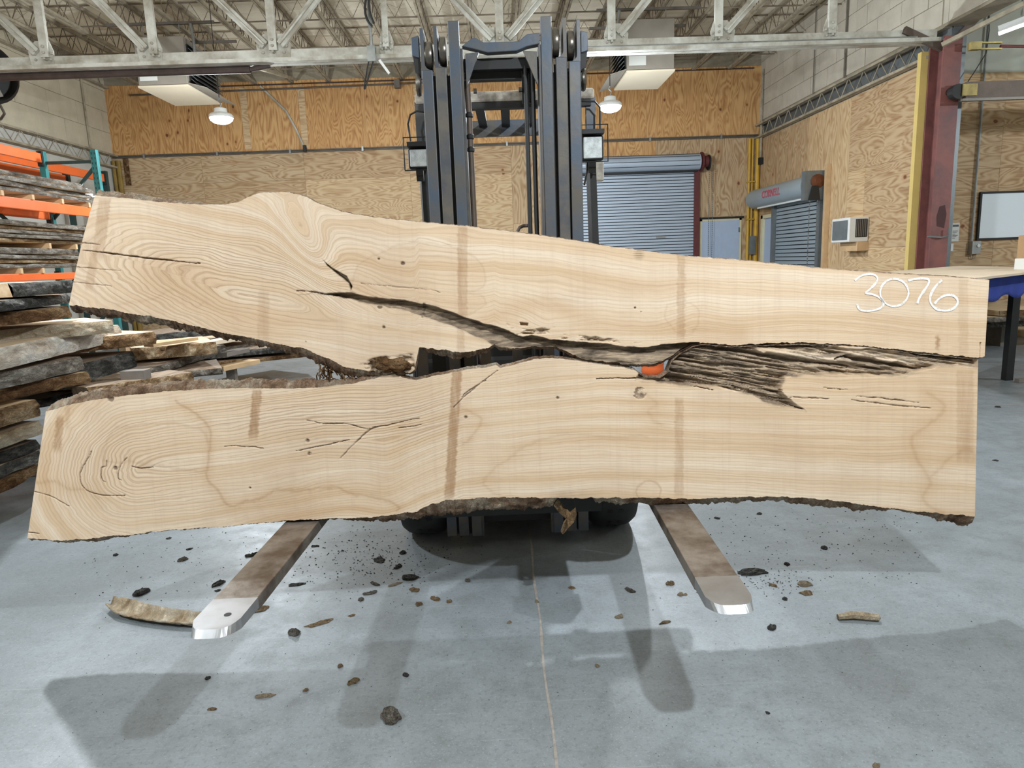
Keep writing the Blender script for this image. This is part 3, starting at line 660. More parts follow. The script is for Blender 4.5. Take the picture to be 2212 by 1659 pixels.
MB().tube([(CX0 - .04, 9.14, 1.62), (CX0 + .12, 9.1, 1.6), (CX0 + .2, 9.08, 1.62), (CX0 + .2, 9.08, 1.72)], .012, 6).build('hook', 'steelgrey', cl)
MB().bar((CX0 + .05, 9.25, 3.98), (CX0 - .45, 9.28, 4.22), .09, .05, (0, 1, 0)).build('knee_brace', 'brownbeam', cl)
MB().bar((CX0 + .16, 9.3, 4.0), (CX0 + .5, 9.3, 4.35), .09, .05, (0, 1, 0)).build('knee_brace', 'brownbeam', cl)
MB().tube([(CX0 + .27, 9.25, 0), (CX0 + .27, 9.25, 3.2)], .012, 6).build('conduit', 'galv', cl)
bm = thing('steel_strut', 'dark brown steel strut with yellow end clamp fixed across the red column', 'strut', (6.2, 9.05, 3.3))
MB().box((6.0, 8.96, 3.29), (9.6, 9.1, 3.50)).build('channel', 'brownbeam', bm); MB().box((5.95, 8.94, 3.27), (9.6, 8.98, 3.30)).build('lip', 'conduit', bm)
MB().box((5.94, 8.93, 3.33), (6.12, 9.12, 3.47)).build('yellow_clamp', 'dullyellow', bm); MB().lathe((5.9, 9.05, 3.39), (0, -1, 0), [(.09, 0), (.09, .1)], 16).build('pin_boss', 'black', bm)
tb = thing('turnbuckle_rod', 'rusty tie rod with yellow turnbuckle at the column head', 'tie rod', (6.3, 9.05, 3.95))
MB().tube([(6.45, 9.05, 3.93), (9.6, 9.05, 3.80)], .018, 8).build('rod', 'maroon', tb); MB().box((6.05, 9.0, 3.89), (6.18, 9.08, 3.98)).build('clevis', 'dullyellow', tb)
for dz in (.05, -.04): MB().bar((6.17, 9.05, 3.935 + dz * .8), (6.46, 9.05, 3.93 + dz * .8), .04, .018).build('buckle_bar', 'dullyellow', tb)
p0 = aty(2112, 515, 10.78); p1 = aty(2120, 422, 10.78)
wbd = thing('whiteboard', 'blank whiteboard in a black frame on the side bay plywood', 'whiteboard', (8.4, 10.78, p0.z))
MB().box((p0.x, 10.765, p0.z), (p0.x + 1.6, 10.79, p1.z + .02)).build('panel', 'board', wbd)
for a, b in (((p0.x - .03, 10.75, p0.z - .03), (p0.x + 1.63, 10.79, p0.z)), ((p0.x - .03, 10.75, p1.z + .02), (p0.x + 1.63, 10.79, p1.z + .05)), ((p0.x - .03, 10.75, p0.z), (p0.x, 10.79, p1.z + .02)), ((p0.x + 1.6, 10.75, p0.z), (p0.x + 1.63, 10.79, p1.z + .02))): MB().box(a, b).build('frame_bar', 'black', wbd)
pp = thing('notice_sheet', 'printed paper notice pinned to the plywood right of the column', 'notice', aty(2060, 520, 10.79))
a = aty(2053, 522, 10.79); b = aty(2073, 481, 10.79)
MB().box((a.x, 10.785, a.z), (b.x, 10.795, b.z)).build('sheet', 'paper', pp)
MB().box((a.x + .015, 10.783, b.z - .06), (b.x - .015, 10.785, b.z - .03)).build('heading', 'ink', pp)
for k in range(6): MB().box((a.x + .02, 10.783, b.z - .13 - k * .022), (b.x - .02 - .02 * (k % 3), 10.785, b.z - .122 - k * .022)).build('text_line', 'ink', pp)
a = aty(2053, 535, 10.79); sw = tag(MB().box((a.x - .03, 10.78, a.z - .05), (a.x + .04, 10.8, a.z + .06)).build('light_switch', 'whitepaint'), 'small white switch plate below the paper notice', 'switch')
a = aty(2105, 535, 10.75); tbx = thing('thermostat_box', 'grey control box with a dial below the whiteboard', 'control box', a)
MB().box((a.x - .07, 10.70, a.z - .1), (a.x + .07, 10.8, a.z + .1)).build('case', 'galv', tbx, .005); MB().lathe((a.x + .02, 10.7, a.z + .03), (0, -1, 0), [(.03, 0), (.025, .02)], 14).build('dial', 'whitepaint', tbx)
MB().tube([(a.x - .04, 10.76, a.z - .1), (a.x - .03, 10.76, a.z - .16), (a.x + .03, 10.76, a.z - .16), (a.x + .04, 10.76, a.z - .1)], .008, 6).build('wire_loop', 'galv', tbx)
MB().tube([(a.x - .05, 10.76, a.z + .1), (a.x - .06, 10.76, 5.0)], .018, 7).build('conduit', 'galv', tbx)
ft = thing('fluorescent_fixture', 'white strip light fixture hanging in the side bay beside the conduit', 'light fixture', (6.95, 9.0, 4.35))
fa = aty(2200, 48, 8.6)
MB().bar(fa + Vector((-.05, .25, -.01)), fa + Vector((.9, -.6, .25)), .14, .07).build('tray', 'whitepaint', ft)
MB().bar(fa + Vector((-.05, .25, -.05)), fa + Vector((.9, -.6, .21)), .05, .03).build('tube', 'lens', ft)
MB().tube([fa + Vector((.1, .1, .02)), fa + Vector((.1, .1, 1.2))], .01, 5).build('hanger', 'galv', ft)
sr = thing('sloping_rail', 'pale steel rail crossing above the column towards the side bay', 'rail', (6.5, 8.5, 4.1))
MB().bar(aty(2035, 97, 9.0), aty(2212, 8, 8.4), .05, .05).build('rail', 'joist', sr)
dw = thing('loose_wire', 'thin black wire hanging from the side bay roof to the strut', 'wire', (6.6, 9.2, 3.5))
MB().tube([aty(2075, 200, 9.2), aty(2105, 155, 9.2), aty(2130, 115, 9.2), aty(2137, 65, 9.2), aty(2136, 20, 9.2)], .006, 5).build('wire', 'black', dw)

# ================================================================== HERO SLABS
SL_Y0, SL_Z0, LEAN, TH = 2.70, 0.47, R(4.0), 0.058
SN = Vector((0, -math.cos(LEAN), math.sin(LEAN)))          # face normal (towards the camera)
def slab_np(px, py):
    """photo pixel arrays -> points on the leaning face plane"""
    d = np.stack([px - CX, -(py - CY), np.full_like(px, -FPX)], -1) @ CM.T
    o = np.array([0, 0, EYE]); p0 = np.array([0, SL_Y0, SL_Z0]); n = np.array(SN)
    k = ((p0 - o) @ n) / (d @ n)
    return o + d * k[..., None]
def poly_d(px, py, poly, closed=True):
    """distance to a polyline and inside mask"""
    P = np.array(poly, float); n = len(P); D = np.full(px.shape, 1e9); ins = np.zeros(px.shape, bool)
    for i in range(n if closed else n - 1):
        a = P[i]; b = P[(i + 1) % n]; ab = b - a; L = max(ab @ ab, 1e-9)
        tt = np.clip(((px - a[0]) * ab[0] + (py - a[1]) * ab[1]) / L, 0, 1)
        D = np.minimum(D, np.hypot(px - a[0] - tt * ab[0], py - a[1] - tt * ab[1]))
        if closed:
            c_ = ((a[1] > py) != (b[1] > py)); xx = a[0] + (py - a[1]) / (b[1] - a[1] + 1e-12) * ab[0]; ins ^= c_ & (px < xx)
    return D, ins
sstep = lambda a, b, x: (lambda t_: t_ * t_ * (3 - 2 * t_))(np.clip((x - a) / (b - a), 0, 1))

def cr(pts, k=7, closed=False):
    P = [np.array(p, float) for p in pts]; n = len(P); out = []
    for i in range(n if closed else n - 1):
        p0 = P[(i - 1) % n] if closed or i else P[0]; p1 = P[i]; p2 = P[(i + 1) % n]; p3 = P[(i + 2) % n] if closed or i + 2 < n else P[-1]
        for j in range(k):
            u = j / k; out.append(.5 * (2 * p1 + (p2 - p0) * u + (2 * p0 - 5 * p1 + 4 * p2 - p3) * u * u + (3 * p1 - p0 - 3 * p2 + p3) * u ** 3))
    return out if closed else out + [P[-1]]
U_TOP = [(140, 416), (205, 422), (261, 427), (356, 437), (436, 442), (483, 442), (515, 437), (546, 421), (565, 415), (625, 415), (660, 424), (686, 438), (736, 457), (800, 468), (880, 477), (1000, 488), (1100, 500), (1200, 513), (1260, 522), (1320, 533), (1420, 546), (1500, 555), (1600, 562), (1700, 573), (1800, 582), (1900, 589), (2000, 595), (2100, 601), (2137, 605)]
U_BOT = [(149, 659), (217, 666), (268, 674), (318, 682), (388, 697), (451, 712), (515, 725), (562, 735), (625, 748), (657, 752), (689, 766), (711, 775), (742, 792), (771, 798), (820, 806), (869, 806), (885, 806), (896, 797), (901, 770), (905, 751), (916, 751), (964, 757), (996, 760), (1027, 757), (1052, 752), (1068, 744), (1081, 754), (1122, 753), (1154, 749), (1201, 749), (1220, 757), (1249, 770), (1273, 778), (1302, 780), (1347, 786), (1389, 789), (1420, 786), (1445, 774), (1470, 758), (1495, 744), (1516, 740), (1583, 746), (1659, 742), (1722, 740), (1786, 742), (1870, 746), (1954, 757), (1996, 762), (2060, 768), (2112, 772), (2127, 770)]
L_TOP = [(99, 889), (157, 873), (238, 858), (351, 846), (448, 840), (545, 838), (623, 839), (701, 836), (759, 829), (818, 815), (853, 808), (872, 817), (898, 821), (942, 811), (1011, 798), (1043, 794), (1072, 789), (1082, 795), (1106, 789), (1154, 776), (1192, 773), (1233, 777), (1300, 787), (1347, 794), (1374, 801), (1392, 816), (1425, 817), (1442, 806), (1452, 780), (1472, 763), (1496, 749), (1518, 745), (1583, 750), (1659, 747), (1722, 745), (1786, 746), (1870, 750), (1954, 761), (1996, 766), (2060, 772), (2113, 776)]
L_BOT = [(59, 1163), (118, 1167), (176, 1165), (273, 1155), (370, 1145), (448, 1140), (545, 1132), (623, 1124), (701, 1120), (779, 1119), (818, 1116), (900, 1105), (925, 1091), (975, 1079), (1040, 1075), (1154, 1075), (1301, 1075), (1431, 1076), (1500, 1078), (1596, 1074), (1701, 1074), (1786, 1079), (1870, 1090), (1975, 1105), (2106, 1115)]
def curve(pts): P = np.array(pts, float); return lambda x: np.interp(x, P[:, 0], P[:, 1])

def make_slab(kind, root):
    top, bot = (curve(U_TOP), curve(U_BOT)) if kind == 'u' else (curve(L_TOP), curve(L_BOT))
    xlt, xrt, xlb, xrb = (205, 2137, 149, 2127) if kind == 'u' else (99, 2113, 59, 2106)
    NX, NY = 1400, (205 if kind == 'u' else 220)
    s_ = np.linspace(0, 1, NX); t_ = np.linspace(0, 1, NY)
    S, T = np.meshgrid(s_, t_, indexing='ij')
    xt = xlt + (xrt - xlt) * s_; xb = xlb + (xrb - xlb) * s_
    jit = lambda x, sd: (vnoise(x * .09, x * 0 + 3, sd) - .5) * 3.0 + (vnoise(x * .35, x * 0, sd + 1) - .5) * 1.6
    yt = top(xt) + jit(xt, 3) * .6; yb = bot(xb) + jit(xb, 9)
    PX = xt[:, None] * (1 - T) + xb[:, None] * T
    PY = yt[:, None] * (1 - T) + yb[:, None] * T
    if kind == 'u': PX = PX - 4 * np.sin(T * np.pi) * (1 - S) ** 8
    nz = (fbm(PX / 90, PY / 45, 5) - .5); nz2 = fbm(PX / 28, PY / 16, 8) - .5; nz3 = fbm(PX / 11, PY / 8, 12) - .5
    A = {}
    depth = np.zeros_like(PX); rot = np.zeros_like(PX); crack = np.zeros_like(PX); stain = np.zeros_like(PX); tide = np.zeros_like(PX); mark = np.zeros_like(PX)
    heart = np.zeros_like(PX)
    def groove(pts, wd, dp, dark=1.0, taper=True):
        nonlocal depth, crack
        e0 = np.array(pts[0], float); e1 = np.array(pts[-1], float); LL = max(np.hypot(*(e1 - e0)), 1)
        D, _ = poly_d(PX + nz3 * 2, PY + nz2 * (5 if wd >= 4 else 2.5) + nz3 * 3, cr(pts, 4), False)
        tap = np.clip(np.minimum(np.hypot(PX - e0[0], PY - e0[1]), np.hypot(PX - e1[0], PY - e1[1])) / (LL * .28), .35, 1) * (.55 + 1.0 * vnoise(PX / 17, PY / 30, 21)); k = np.clip(1 - D / np.maximum(wd * (.5 if wd < 4 else .9) * tap, .95), 0, 1)
        k = k * (1 if wd >= 4 else np.clip(.25 + 1.6 * vnoise(PX / 13, PY / 13, 91), 0, 1)); depth = np.maximum(depth, dp * k ** .7); crack = np.maximum(crack, dark * np.clip(k * 1.6, 0, 1))  # groove also painted dark, as shade for its depth
    def patch(poly, soft=4.0, wob=9.0):
        D, ins = poly_d(PX + nz * wob, PY + nz2 * wob, poly); sd = np.where(ins, D, -D); return sd
    def stainring(poly, inner=.25, line=.8, wd=2.2):
        nonlocal stain, tide
        D, ins = poly_d(PX + nz * 14 + nz3 * 5, PY + nz2 * 12 + nz3 * 5, cr(poly, 4, True)); stain = np.maximum(stain, np.where(ins, inner, 0) * sstep(0, 6, D)); tide = np.maximum(tide, line * np.exp(-(D / wd) ** 2))
    def tideline(pts, line=.7, wd=2.2, fade=26, side=.3):
        nonlocal tide, stain
        D, _ = poly_d(PX + nz * 10 + nz3 * 6, PY + nz2 * 10 + nz3 * 6, cr(pts, 4), False); tide = np.maximum(tide, line * np.exp(-(D / wd) ** 2)); stain = np.maximum(stain, side * np.exp(-(D / fade) ** 2))
    def strip(x0, x1, y0, y1, v=.8, lean=0.0):
        nonlocal mark
        xx = PX - lean * (PY - y0); e = (vnoise(PY * .3, PX * .05, 77) - .5) * 4
        mark = np.maximum(mark, v * sstep(x0 - 2 + e, x0 + 3 + e, xx) * (1 - sstep(x1 - 3 + e, x1 + 2 + e, xx)) * sstep(y0 - 6, y0 + 6, PY) * (1 - sstep(y1 - 14, y1 + 10, PY)))
    if kind == 'u':
        # grain: nested curves opening to the right, swirling at the crotch
        yc = np.interp(PX, [150, 300, 480, 700, 1060, 2140], [535, 565, 628, 668, 712, 728])
        dy = PY - yc
        ax = np.clip(520 - PX, 0, None)
        g = np.sqrt(dy ** 2 + (ax * .33) ** 2 + 4) * np.where(dy > 0, .8, 1.0)
        upper = np.interp(PX, [150, 620, 760, 2140], [0, 0, 1, 1]) * np.where(PY < yc, 1, 0)
        tfrac = (PY - top(PX)) / np.maximum(bot(PX) - top(PX), 1)
        gu = (1 - np.clip(tfrac, 0, 1)) * np.interp(PX, [600, 800, 1200, 2140], [260, 200, 190, 170])
        blend = sstep(600, 860, PX) * sstep(-30, 10, yc - PY)
        gb = g * (1 - blend) + (gu + 30) * blend
        ca, sa = math.cos(1.0), math.sin(1.0); ux = (PX - 662) * ca + (PY - 520) * sa; uy = -(PX - 662) * sa + (PY - 520) * ca
        r2 = (ux / 105) ** 2 + (uy / 40) ** 2
        gb = gb + 90 * np.exp(-r2 * 1.1)
        gb = gb + 26 * np.exp(-((PX - 1185) / 60) ** 2) * sstep(560, 720, PY)
        grain = gb + (fbm(PX / 200, PY / 70, 31) - .5) * (30 - 14 * sstep(700, 1100, PX)) * sstep(0, 55, gb) + (fbm(PX / 70, PY / 22, 33) - .5) * 4
        heart = np.exp(-((PX - 470) / 300) ** 2) * np.exp(-((PY - 590) / 90) ** 2)
        # rotten crotch crevice
        lip_u = [(642, 634), (700, 634), (761, 632), (803, 642), (869, 647), (916, 656), (948, 664), (996, 681), (1043, 697), (1090, 711), (1132, 726), (1150, 722), (1190, 733), (1232, 738), (1290, 741), (1380, 750), (1424, 746), (1480, 740), (1512, 738)]
        lip_l = [(1512, 752), (1470, 800), (1437, 800), (1347, 795), (1273, 786), (1220, 762), (1140, 760), (1081, 760), (1066, 748), (1049, 735), (1027, 727), (996, 713), (964, 700), (916, 685), (869, 669), (821, 662), (790, 656), (727, 641), (673, 633)]
        sd = patch(lip_u + lip_l, wob=7)
        rot = np.maximum(rot, sstep(-1.5, 2.0, sd))
        D_u, _ = poly_d(PX, PY, lip_u, False)
        dd = sstep(0, 3.5, sd) * (.040 - .026 * np.clip((D_u - 7) / 24, 0, 1)) + sstep(0, 5, sd) * (fbm(PX / 34, PY / 5, 51) - .5) * .016
        depth = np.maximum(depth, np.clip(dd, 0, .048))
        crack = np.maximum(crack, sstep(2, 7, sd) * np.clip(1.25 - D_u / 9, 0, .75))  # shadow below the upper lip, painted dark into the crevice
        sd = patch([(695, 558), (717, 577), (749, 596), (762, 618), (758, 630), (752, 612), (726, 592), (706, 574)], wob=3); rot = np.maximum(rot, sstep(-1, 2, sd)); depth = np.maximum(depth, sstep(0, 4, sd) * .032)
        sd = patch([(1085, 700), (1130, 703), (1150, 697), (1168, 700), (1230, 716), (1300, 728), (1400, 740), (1300, 745), (1180, 740), (1120, 722)], wob=22); k = sstep(0, 6, sd) * np.clip(fbm(PX / 26, PY / 5, 61) * 3.2 - 1.55, 0, 1); depth = np.maximum(depth, k * .022); rot = np.maximum(rot, k * .8)
        sd = patch([(771, 786), (800, 772), (860, 764), (893, 758), (900, 800), (870, 812), (800, 812)], wob=10); k = sstep(0, 8, sd) * np.clip(fbm(PX / 18, PY / 8, 67) * 2.6 - .8, 0, 1); depth = np.maximum(depth, k * .02); rot = np.maximum(rot, k * .8)
        sd = patch([(1122, 695), (1142, 697), (1141, 704), (1124, 703)], wob=2); depth = np.maximum(depth, sstep(0, 2, sd) * .03)
        groove([(178, 540), (230, 546), (300, 555), (360, 562), (432, 569)], 3.6, .02); groove([(174, 524), (215, 529)], 2, .010, .7); groove([(166, 577), (210, 581), (260, 585)], 1.8, .007, .6); groove([(158, 609), (240, 618)], 1.5, .006, .55)
        groove([(640, 628), (672, 630), (727, 640)], 2.5, .02); groove([(780, 612), (860, 620), (930, 626), (950, 632)], 1.6, .006, .5)
        groove([(2118, 740), (2117, 771)], 2.2, .04)
        for x, y, r_ in ((870, 569, 5), (819, 560, 3.5), (829, 707, 4), (820, 662, 6), (1372, 665, 3), (1385, 674, 2), (660, 738, 2)):
            k = np.clip((r_ - np.hypot(PX - x + nz3 * 4, (PY - y + nz3 * 4))) / 1.6, 0, 1); crack = np.maximum(crack, k); depth = np.maximum(depth, k * .006)
        k = np.clip(1.5 - np.hypot(PX - 1380, PY - 550) / 10, 0, 1) * (np.sin(PY * 1.3) * .5 + .5); crack = np.maximum(crack, k * .8)
        stainring([(765, 590), (790, 560), (850, 535), (900, 524), (960, 530), (1000, 540), (1030, 560), (1048, 592), (1042, 618), (1010, 632), (1040, 640), (1048, 660), (1000, 680), (930, 655), (860, 640), (790, 640), (762, 625)], .22, .5, 2.4)
        stainring([(1437, 670), (1455, 655), (1500, 660), (1508, 690), (1485, 725), (1445, 700)], .05, .4)
        tideline([(255, 655), (330, 645), (370, 625), (420, 660), (440, 655)], .35, 3, 40, .25)
        strip(213, 240, 430, 560, .55, -.12); strip(195, 214, 545, 625, .4, -.16); strip(988, 1010, 488, 690, .6); strip(988, 1004, 700, 760, .5); strip(1463, 1481, 548, 610, .5); strip(1462, 1480, 610, 734, .45); strip(2070, 2092, 602, 770, .3); strip(556, 582, 630, 735, .3); strip(2021, 2030, 725, 756, 1.0)
        D, _ = poly_d(PX, PY, [(1050, 690), (1120, 665), (1180, 650), (1260, 690), (1400, 705), (1600, 720)], False); stain = np.maximum(stain, .5 * np.exp(-(D / 18) ** 2))
        D, _ = poly_d(PX, PY, [(600, 735), (500, 705), (420, 640), (330, 610)], False); stain = np.maximum(stain, .55 * np.exp(-(D / 62) ** 2))
    else:
        yc = np.interp(PX, [60, 300, 520, 700, 830, 900, 1000, 1300, 1700, 2113], [1020, 1010, 985, 955, 950, 935, 905, 880, 890, 900])
        dy = PY - yc
        ax = np.clip(300 - PX, 0, None)
        g = np.sqrt(dy ** 2 + (ax * .95) ** 2 + 2)
        g = g * np.interp(PX, [60, 500, 1000, 2110], [1, 1.0, 1.15, 1.0])
        g = g + 16 * np.exp(-(((PX - 292) / 48) ** 2 + ((PY - 1010) / 24) ** 2)) - 14 * np.exp(-((PX - 840) / 50) ** 2) * sstep(-60, 60, dy)
        fine = sstep(330, 700, PX) * (1 - sstep(880, 1050, PX)) * np.exp(-((PY - 905) / 60) ** 2)
        grain = g + (fbm(PX / 200, PY / 70, 41) - .5) * (28 - 12 * sstep(1000, 1300, PX)) * sstep(0, 55, g) + (fbm(PX / 70, PY / 20, 43) - .5) * 4
        heart = np.maximum(fine, .8 * np.exp(-((PX - 250) / 160) ** 2) * np.exp(-((PY - 1000) / 90) ** 2))
        # rot along the upper right edge
        rp = [(1400, 770), (1480, 730), (2120, 765), (2116, 796), (2040, 790), (1996, 803), (1954, 815), (1870, 812), (1786, 810), (1700, 816), (1690, 840), (1705, 860), (1744, 888), (1700, 880), (1660, 874), (1626, 856), (1560, 836), (1516, 838), (1448, 828), (1370, 821)]
        sd = patch(rp, wob=10)
        fib = fbm(PX / 70 + 3, (PY - (PX - 1450) * .16) / 5.0, 71)
        rot = np.maximum(rot, sstep(-2, 3, sd) * np.clip(.55 + (fib - .35) * 1.6 - .25 * sstep(1640, 1760, PX), 0, 1))
        depth = np.maximum(depth, sstep(0, 7, sd) * np.clip(.016 + (.60 - fib) * .07, 0, .045))
        crack = np.maximum(crack, sstep(.46, .36, fib) * sstep(0, 6, sd) * .9)
        wood = np.exp(-((PY - np.interp(PX, [1580, 1700, 1800, 1840, 1980], [752, 762, 775, 762, 790])) / 9) ** 2) * sstep(1580, 1640, PX) * (1 - sstep(1950, 2000, PX))
        rot = rot * (1 - .85 * wood); depth = depth * (1 - .8 * wood)
        for pts, wd, dp in (([(1445, 740), (1530, 748), (1600, 758), (1680, 774), (1740, 782), (1800, 788)], 9, .05), ([(1806, 776), (1825, 770), (1850, 776), (1890, 782), (1960, 792), (1990, 799)], 7, .05), ([(1352, 752), (1420, 764), (1500, 772)], 9, .045), ([(1600, 744), (1690, 748), (1790, 748)], 5, .04), ([(1940, 756), (2010, 768), (2112, 778)], 5, .045)): groove(pts, wd, dp, .9)
        for i, (x0, y0, x1, y1) in enumerate(((1470, 800, 1690, 842), (1490, 812, 1690, 850), (1510, 822, 1690, 862), (1560, 828, 1700, 870), (1590, 838, 1735, 884), (1480, 788, 1680, 826), (1500, 782, 1640, 800), (1620, 846, 1700, 876))):
            groove([(x0, y0), ((x0 + x1) / 2, (y0 + y1) / 2 + (i % 3 - 1) * 3), (x1, y1)], 3.8, .035, .9)
        for pts in ([(1850, 856), (1900, 860), (1985, 870)], [(1840, 864), (1920, 874), (2010, 882)], [(1780, 838), (1830, 842)], [(1700, 858), (1790, 862)]): groove(pts, 2.6, .012, .85)
        groove([(1288, 818), (1392, 818), (1450, 826), (1540, 842)], 2.5, .02, .8)
        for pts, wd in (([(662, 908), (700, 916), (745, 915), (790, 926), (810, 922)], 2.4), ([(735, 990), (765, 960), (800, 928), (850, 916), (905, 903)], 2.8), ([(640, 974), (700, 962), (755, 950)], 2.0), ([(485, 964), (530, 964), (568, 968)], 2.0), ([(980, 880), (1010, 850), (1075, 800)], 2.4), ([(998, 858), (1010, 845), (1050, 822)], 2.0), ([(860, 925), (910, 918)], 1.8),
                       ([(198, 975), (178, 1010), (172, 1030), (178, 1050), (200, 1066), (240, 1072), (270, 1070)], 2.2), ([(230, 995), (228, 1008), (218, 1012), (220, 1035), (228, 1042)], 1.9), ([(275, 990), (262, 1002), (254, 1030), (263, 1038)], 2.0), ([(285, 1008), (300, 1011), (330, 1009)], 3.2), ([(72, 1062), (110, 1072), (150, 1094)], 1.6), ([(60, 1150), (85, 1153)], 1.8)): groove(pts, wd, .010, .85)
        for x, y, r_ in ((664, 952, 5), (668, 981, 5), (249, 1012, 5), (1205, 860, 4), (1006, 902, 4), (540, 1054, 3), (1384, 848, 14), (240, 862, 7)):
            k = np.clip((r_ - np.hypot(PX - x + nz3 * r_, (PY - y + nz2 * r_))) / 1.8, 0, 1) * np.clip(.5 + nz3 * 4 + (r_ < 8), 0, 1); crack = np.maximum(crack, k * .85); depth = np.maximum(depth, k * .006)
        stainring([(225, 995), (230, 950), (250, 925), (300, 918), (380, 917), (430, 928), (450, 955), (448, 990), (440, 1020), (400, 1015), (300, 1000)], .10, .5, 3)
        tideline([(380, 866), (410, 885), (440, 912), (455, 940), (450, 985), (447, 1030), (468, 1056), (490, 1088), (515, 1090), (560, 1075), (600, 1060), (660, 1058), (720, 1053), (750, 1062), (785, 1070), (830, 1080), (860, 1094), (856, 1102)], .75, 3, 16, .35)
        stainring([(490, 1094), (515, 1092), (560, 1077), (600, 1062), (660, 1060), (720, 1055), (750, 1064), (785, 1072), (830, 1082), (860, 1096), (850, 1110), (700, 1122), (520, 1130)], .25, .1)
        tideline([(75, 1045), (120, 1040), (150, 1055), (190, 1060), (210, 1075)], .5, 4, 26, .4)
        tideline([(1090, 1075), (1045, 1045), (1065, 1015), (1100, 990), (1160, 955), (1240, 940), (1400, 945)], .4, 3, 18, .22)
        tideline([(2000, 850), (2040, 880), (1990, 930), (1968, 950), (1985, 1000), (2010, 1040), (1995, 1080), (2040, 1110)], .5, 4, 22, .38); tideline([(2010, 1030), (2060, 985), (2095, 970), (2112, 995)], .45, 4, 18, .25)
        stainring([(1380, 1075), (1378, 1050), (1395, 1040), (1415, 1045), (1425, 1060), (1418, 1076)], .12, .8)
        tideline([(1000, 885), (1040, 905), (1020, 940), (1000, 960)], .5, 3, 14, .3); tideline([(1395, 850), (1420, 870), (1400, 890), (1430, 920)], .35, 4, 30, .35)
        strip(545, 566, 842, 948, .85, -.08); strip(976, 998, 800, 1078, .8, -.06); strip(1457, 1477, 860, 1074, .45); strip(2066, 2104, 800, 1000, .38); strip(122, 140, 900, 975, .9, -.1); strip(140, 152, 870, 930, .35)
        k = np.exp(-((PX - 1230) / 55) ** 2) * sstep(1035, 1072, PY) * (.5 + nz2); crack = np.maximum(crack, .45 * np.clip(k, 0, 1))
        D, _ = poly_d(PX, PY, [(860, 925), (860, 1000), (830, 1060)], False); stain = np.maximum(stain, .3 * np.exp(-(D / 28) ** 2))
    P = slab_np(PX, PY)
    inward = -np.array(SN)
    depth = depth + .0012 * nz2
    V = P + inward * depth[..., None]
    idx = np.arange(NX * NY).reshape(NX, NY)
    F = np.stack([idx[:-1, :-1], idx[:-1, 1:], idx[1:, 1:], idx[1:, :-1]], -1).reshape(-1, 4)
    nv = NX * NY
    # back sheet (coarse), ends
    bt, bb = bands(kind)
    Ytb = yt - bt(xt) * 1.15 - jit(xt, 40) * np.clip(bt(xt) / 12, 0, 1) * 2; Ybb = yb + bb(xb) * 1.15 + jit(xb, 44) * np.clip(bb(xb) / 12, 0, 1) * 3
    BTp = slab_np(xt, Ytb) + inward * TH; BBp = slab_np(xb, Ybb) + inward * TH
    ext = np.concatenate([BTp, BBp]); it = nv + np.arange(NX); ib = nv + NX + np.arange(NX)
    Fb = np.stack([it[:-1], it[1:], ib[1:], ib[:-1]], -1)
    FT0, FB0 = P[:, 0] + inward * .001, P[:, -1] + inward * .001
    # end caps with their own vertices
    caps = []; capf = []
    base = nv + 2 * NX
    for i, rev in ((0, False), (NX - 1, True)):
        q = [P[i, j] for j in range(0, NY, 16)] + [P[i, -1]]; n_ = len(q)
        qb = [BTp[i] * (1 - k / (n_ - 1)) + BBp[i] * (k / (n_ - 1)) for k in range(n_)]
        for k in range(n_): caps += [q[k], qb[k]]
        for k in range(n_ - 1):
            a = base + 2 * k; f_ = (a, a + 1, a + 3, a + 2); capf.append(f_ if rev else f_[::-1])
        base += 2 * n_
    allv = np.concatenate([V.reshape(-1, 3), ext, np.array(caps)])
    me = bpy.data.meshes.new('slab_body')
    allf = np.concatenate([F, Fb, np.array(capf)])
    me.vertices.add(len(allv)); me.vertices.foreach_set('co', allv.astype(np.float32).ravel())
    me.loops.add(len(allf) * 4); me.loops.foreach_set('vertex_index', allf.astype(np.int32).ravel())
    me.polygons.add(len(allf)); me.polygons.foreach_set('loop_start', np.arange(0, len(allf) * 4, 4, dtype=np.int32)); me.polygons.foreach_set('loop_total', np.full(len(allf), 4, dtype=np.int32))
    me.update(calc_edges=True); me.validate()
    sm_ = np.zeros(len(allf), bool); sm_[:len(F)] = True; me.polygons.foreach_set('use_smooth', sm_)
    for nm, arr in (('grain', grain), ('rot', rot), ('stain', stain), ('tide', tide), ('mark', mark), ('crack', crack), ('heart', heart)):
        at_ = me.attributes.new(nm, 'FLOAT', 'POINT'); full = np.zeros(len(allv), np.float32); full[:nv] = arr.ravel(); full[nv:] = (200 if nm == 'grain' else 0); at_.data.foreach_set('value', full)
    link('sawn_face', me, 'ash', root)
    # live edges with bark
    for nm, fr, bk, upd, seed in (('top_live_edge', P[:, 0] , BTp, 1, 101), ('bottom_live_edge', P[:, -1], BBp, -1, 131)):
        edge_strip(nm, fr + inward * .0008, bk, upd, seed, root, xt if upd > 0 else xb, bt if upd > 0 else bb)
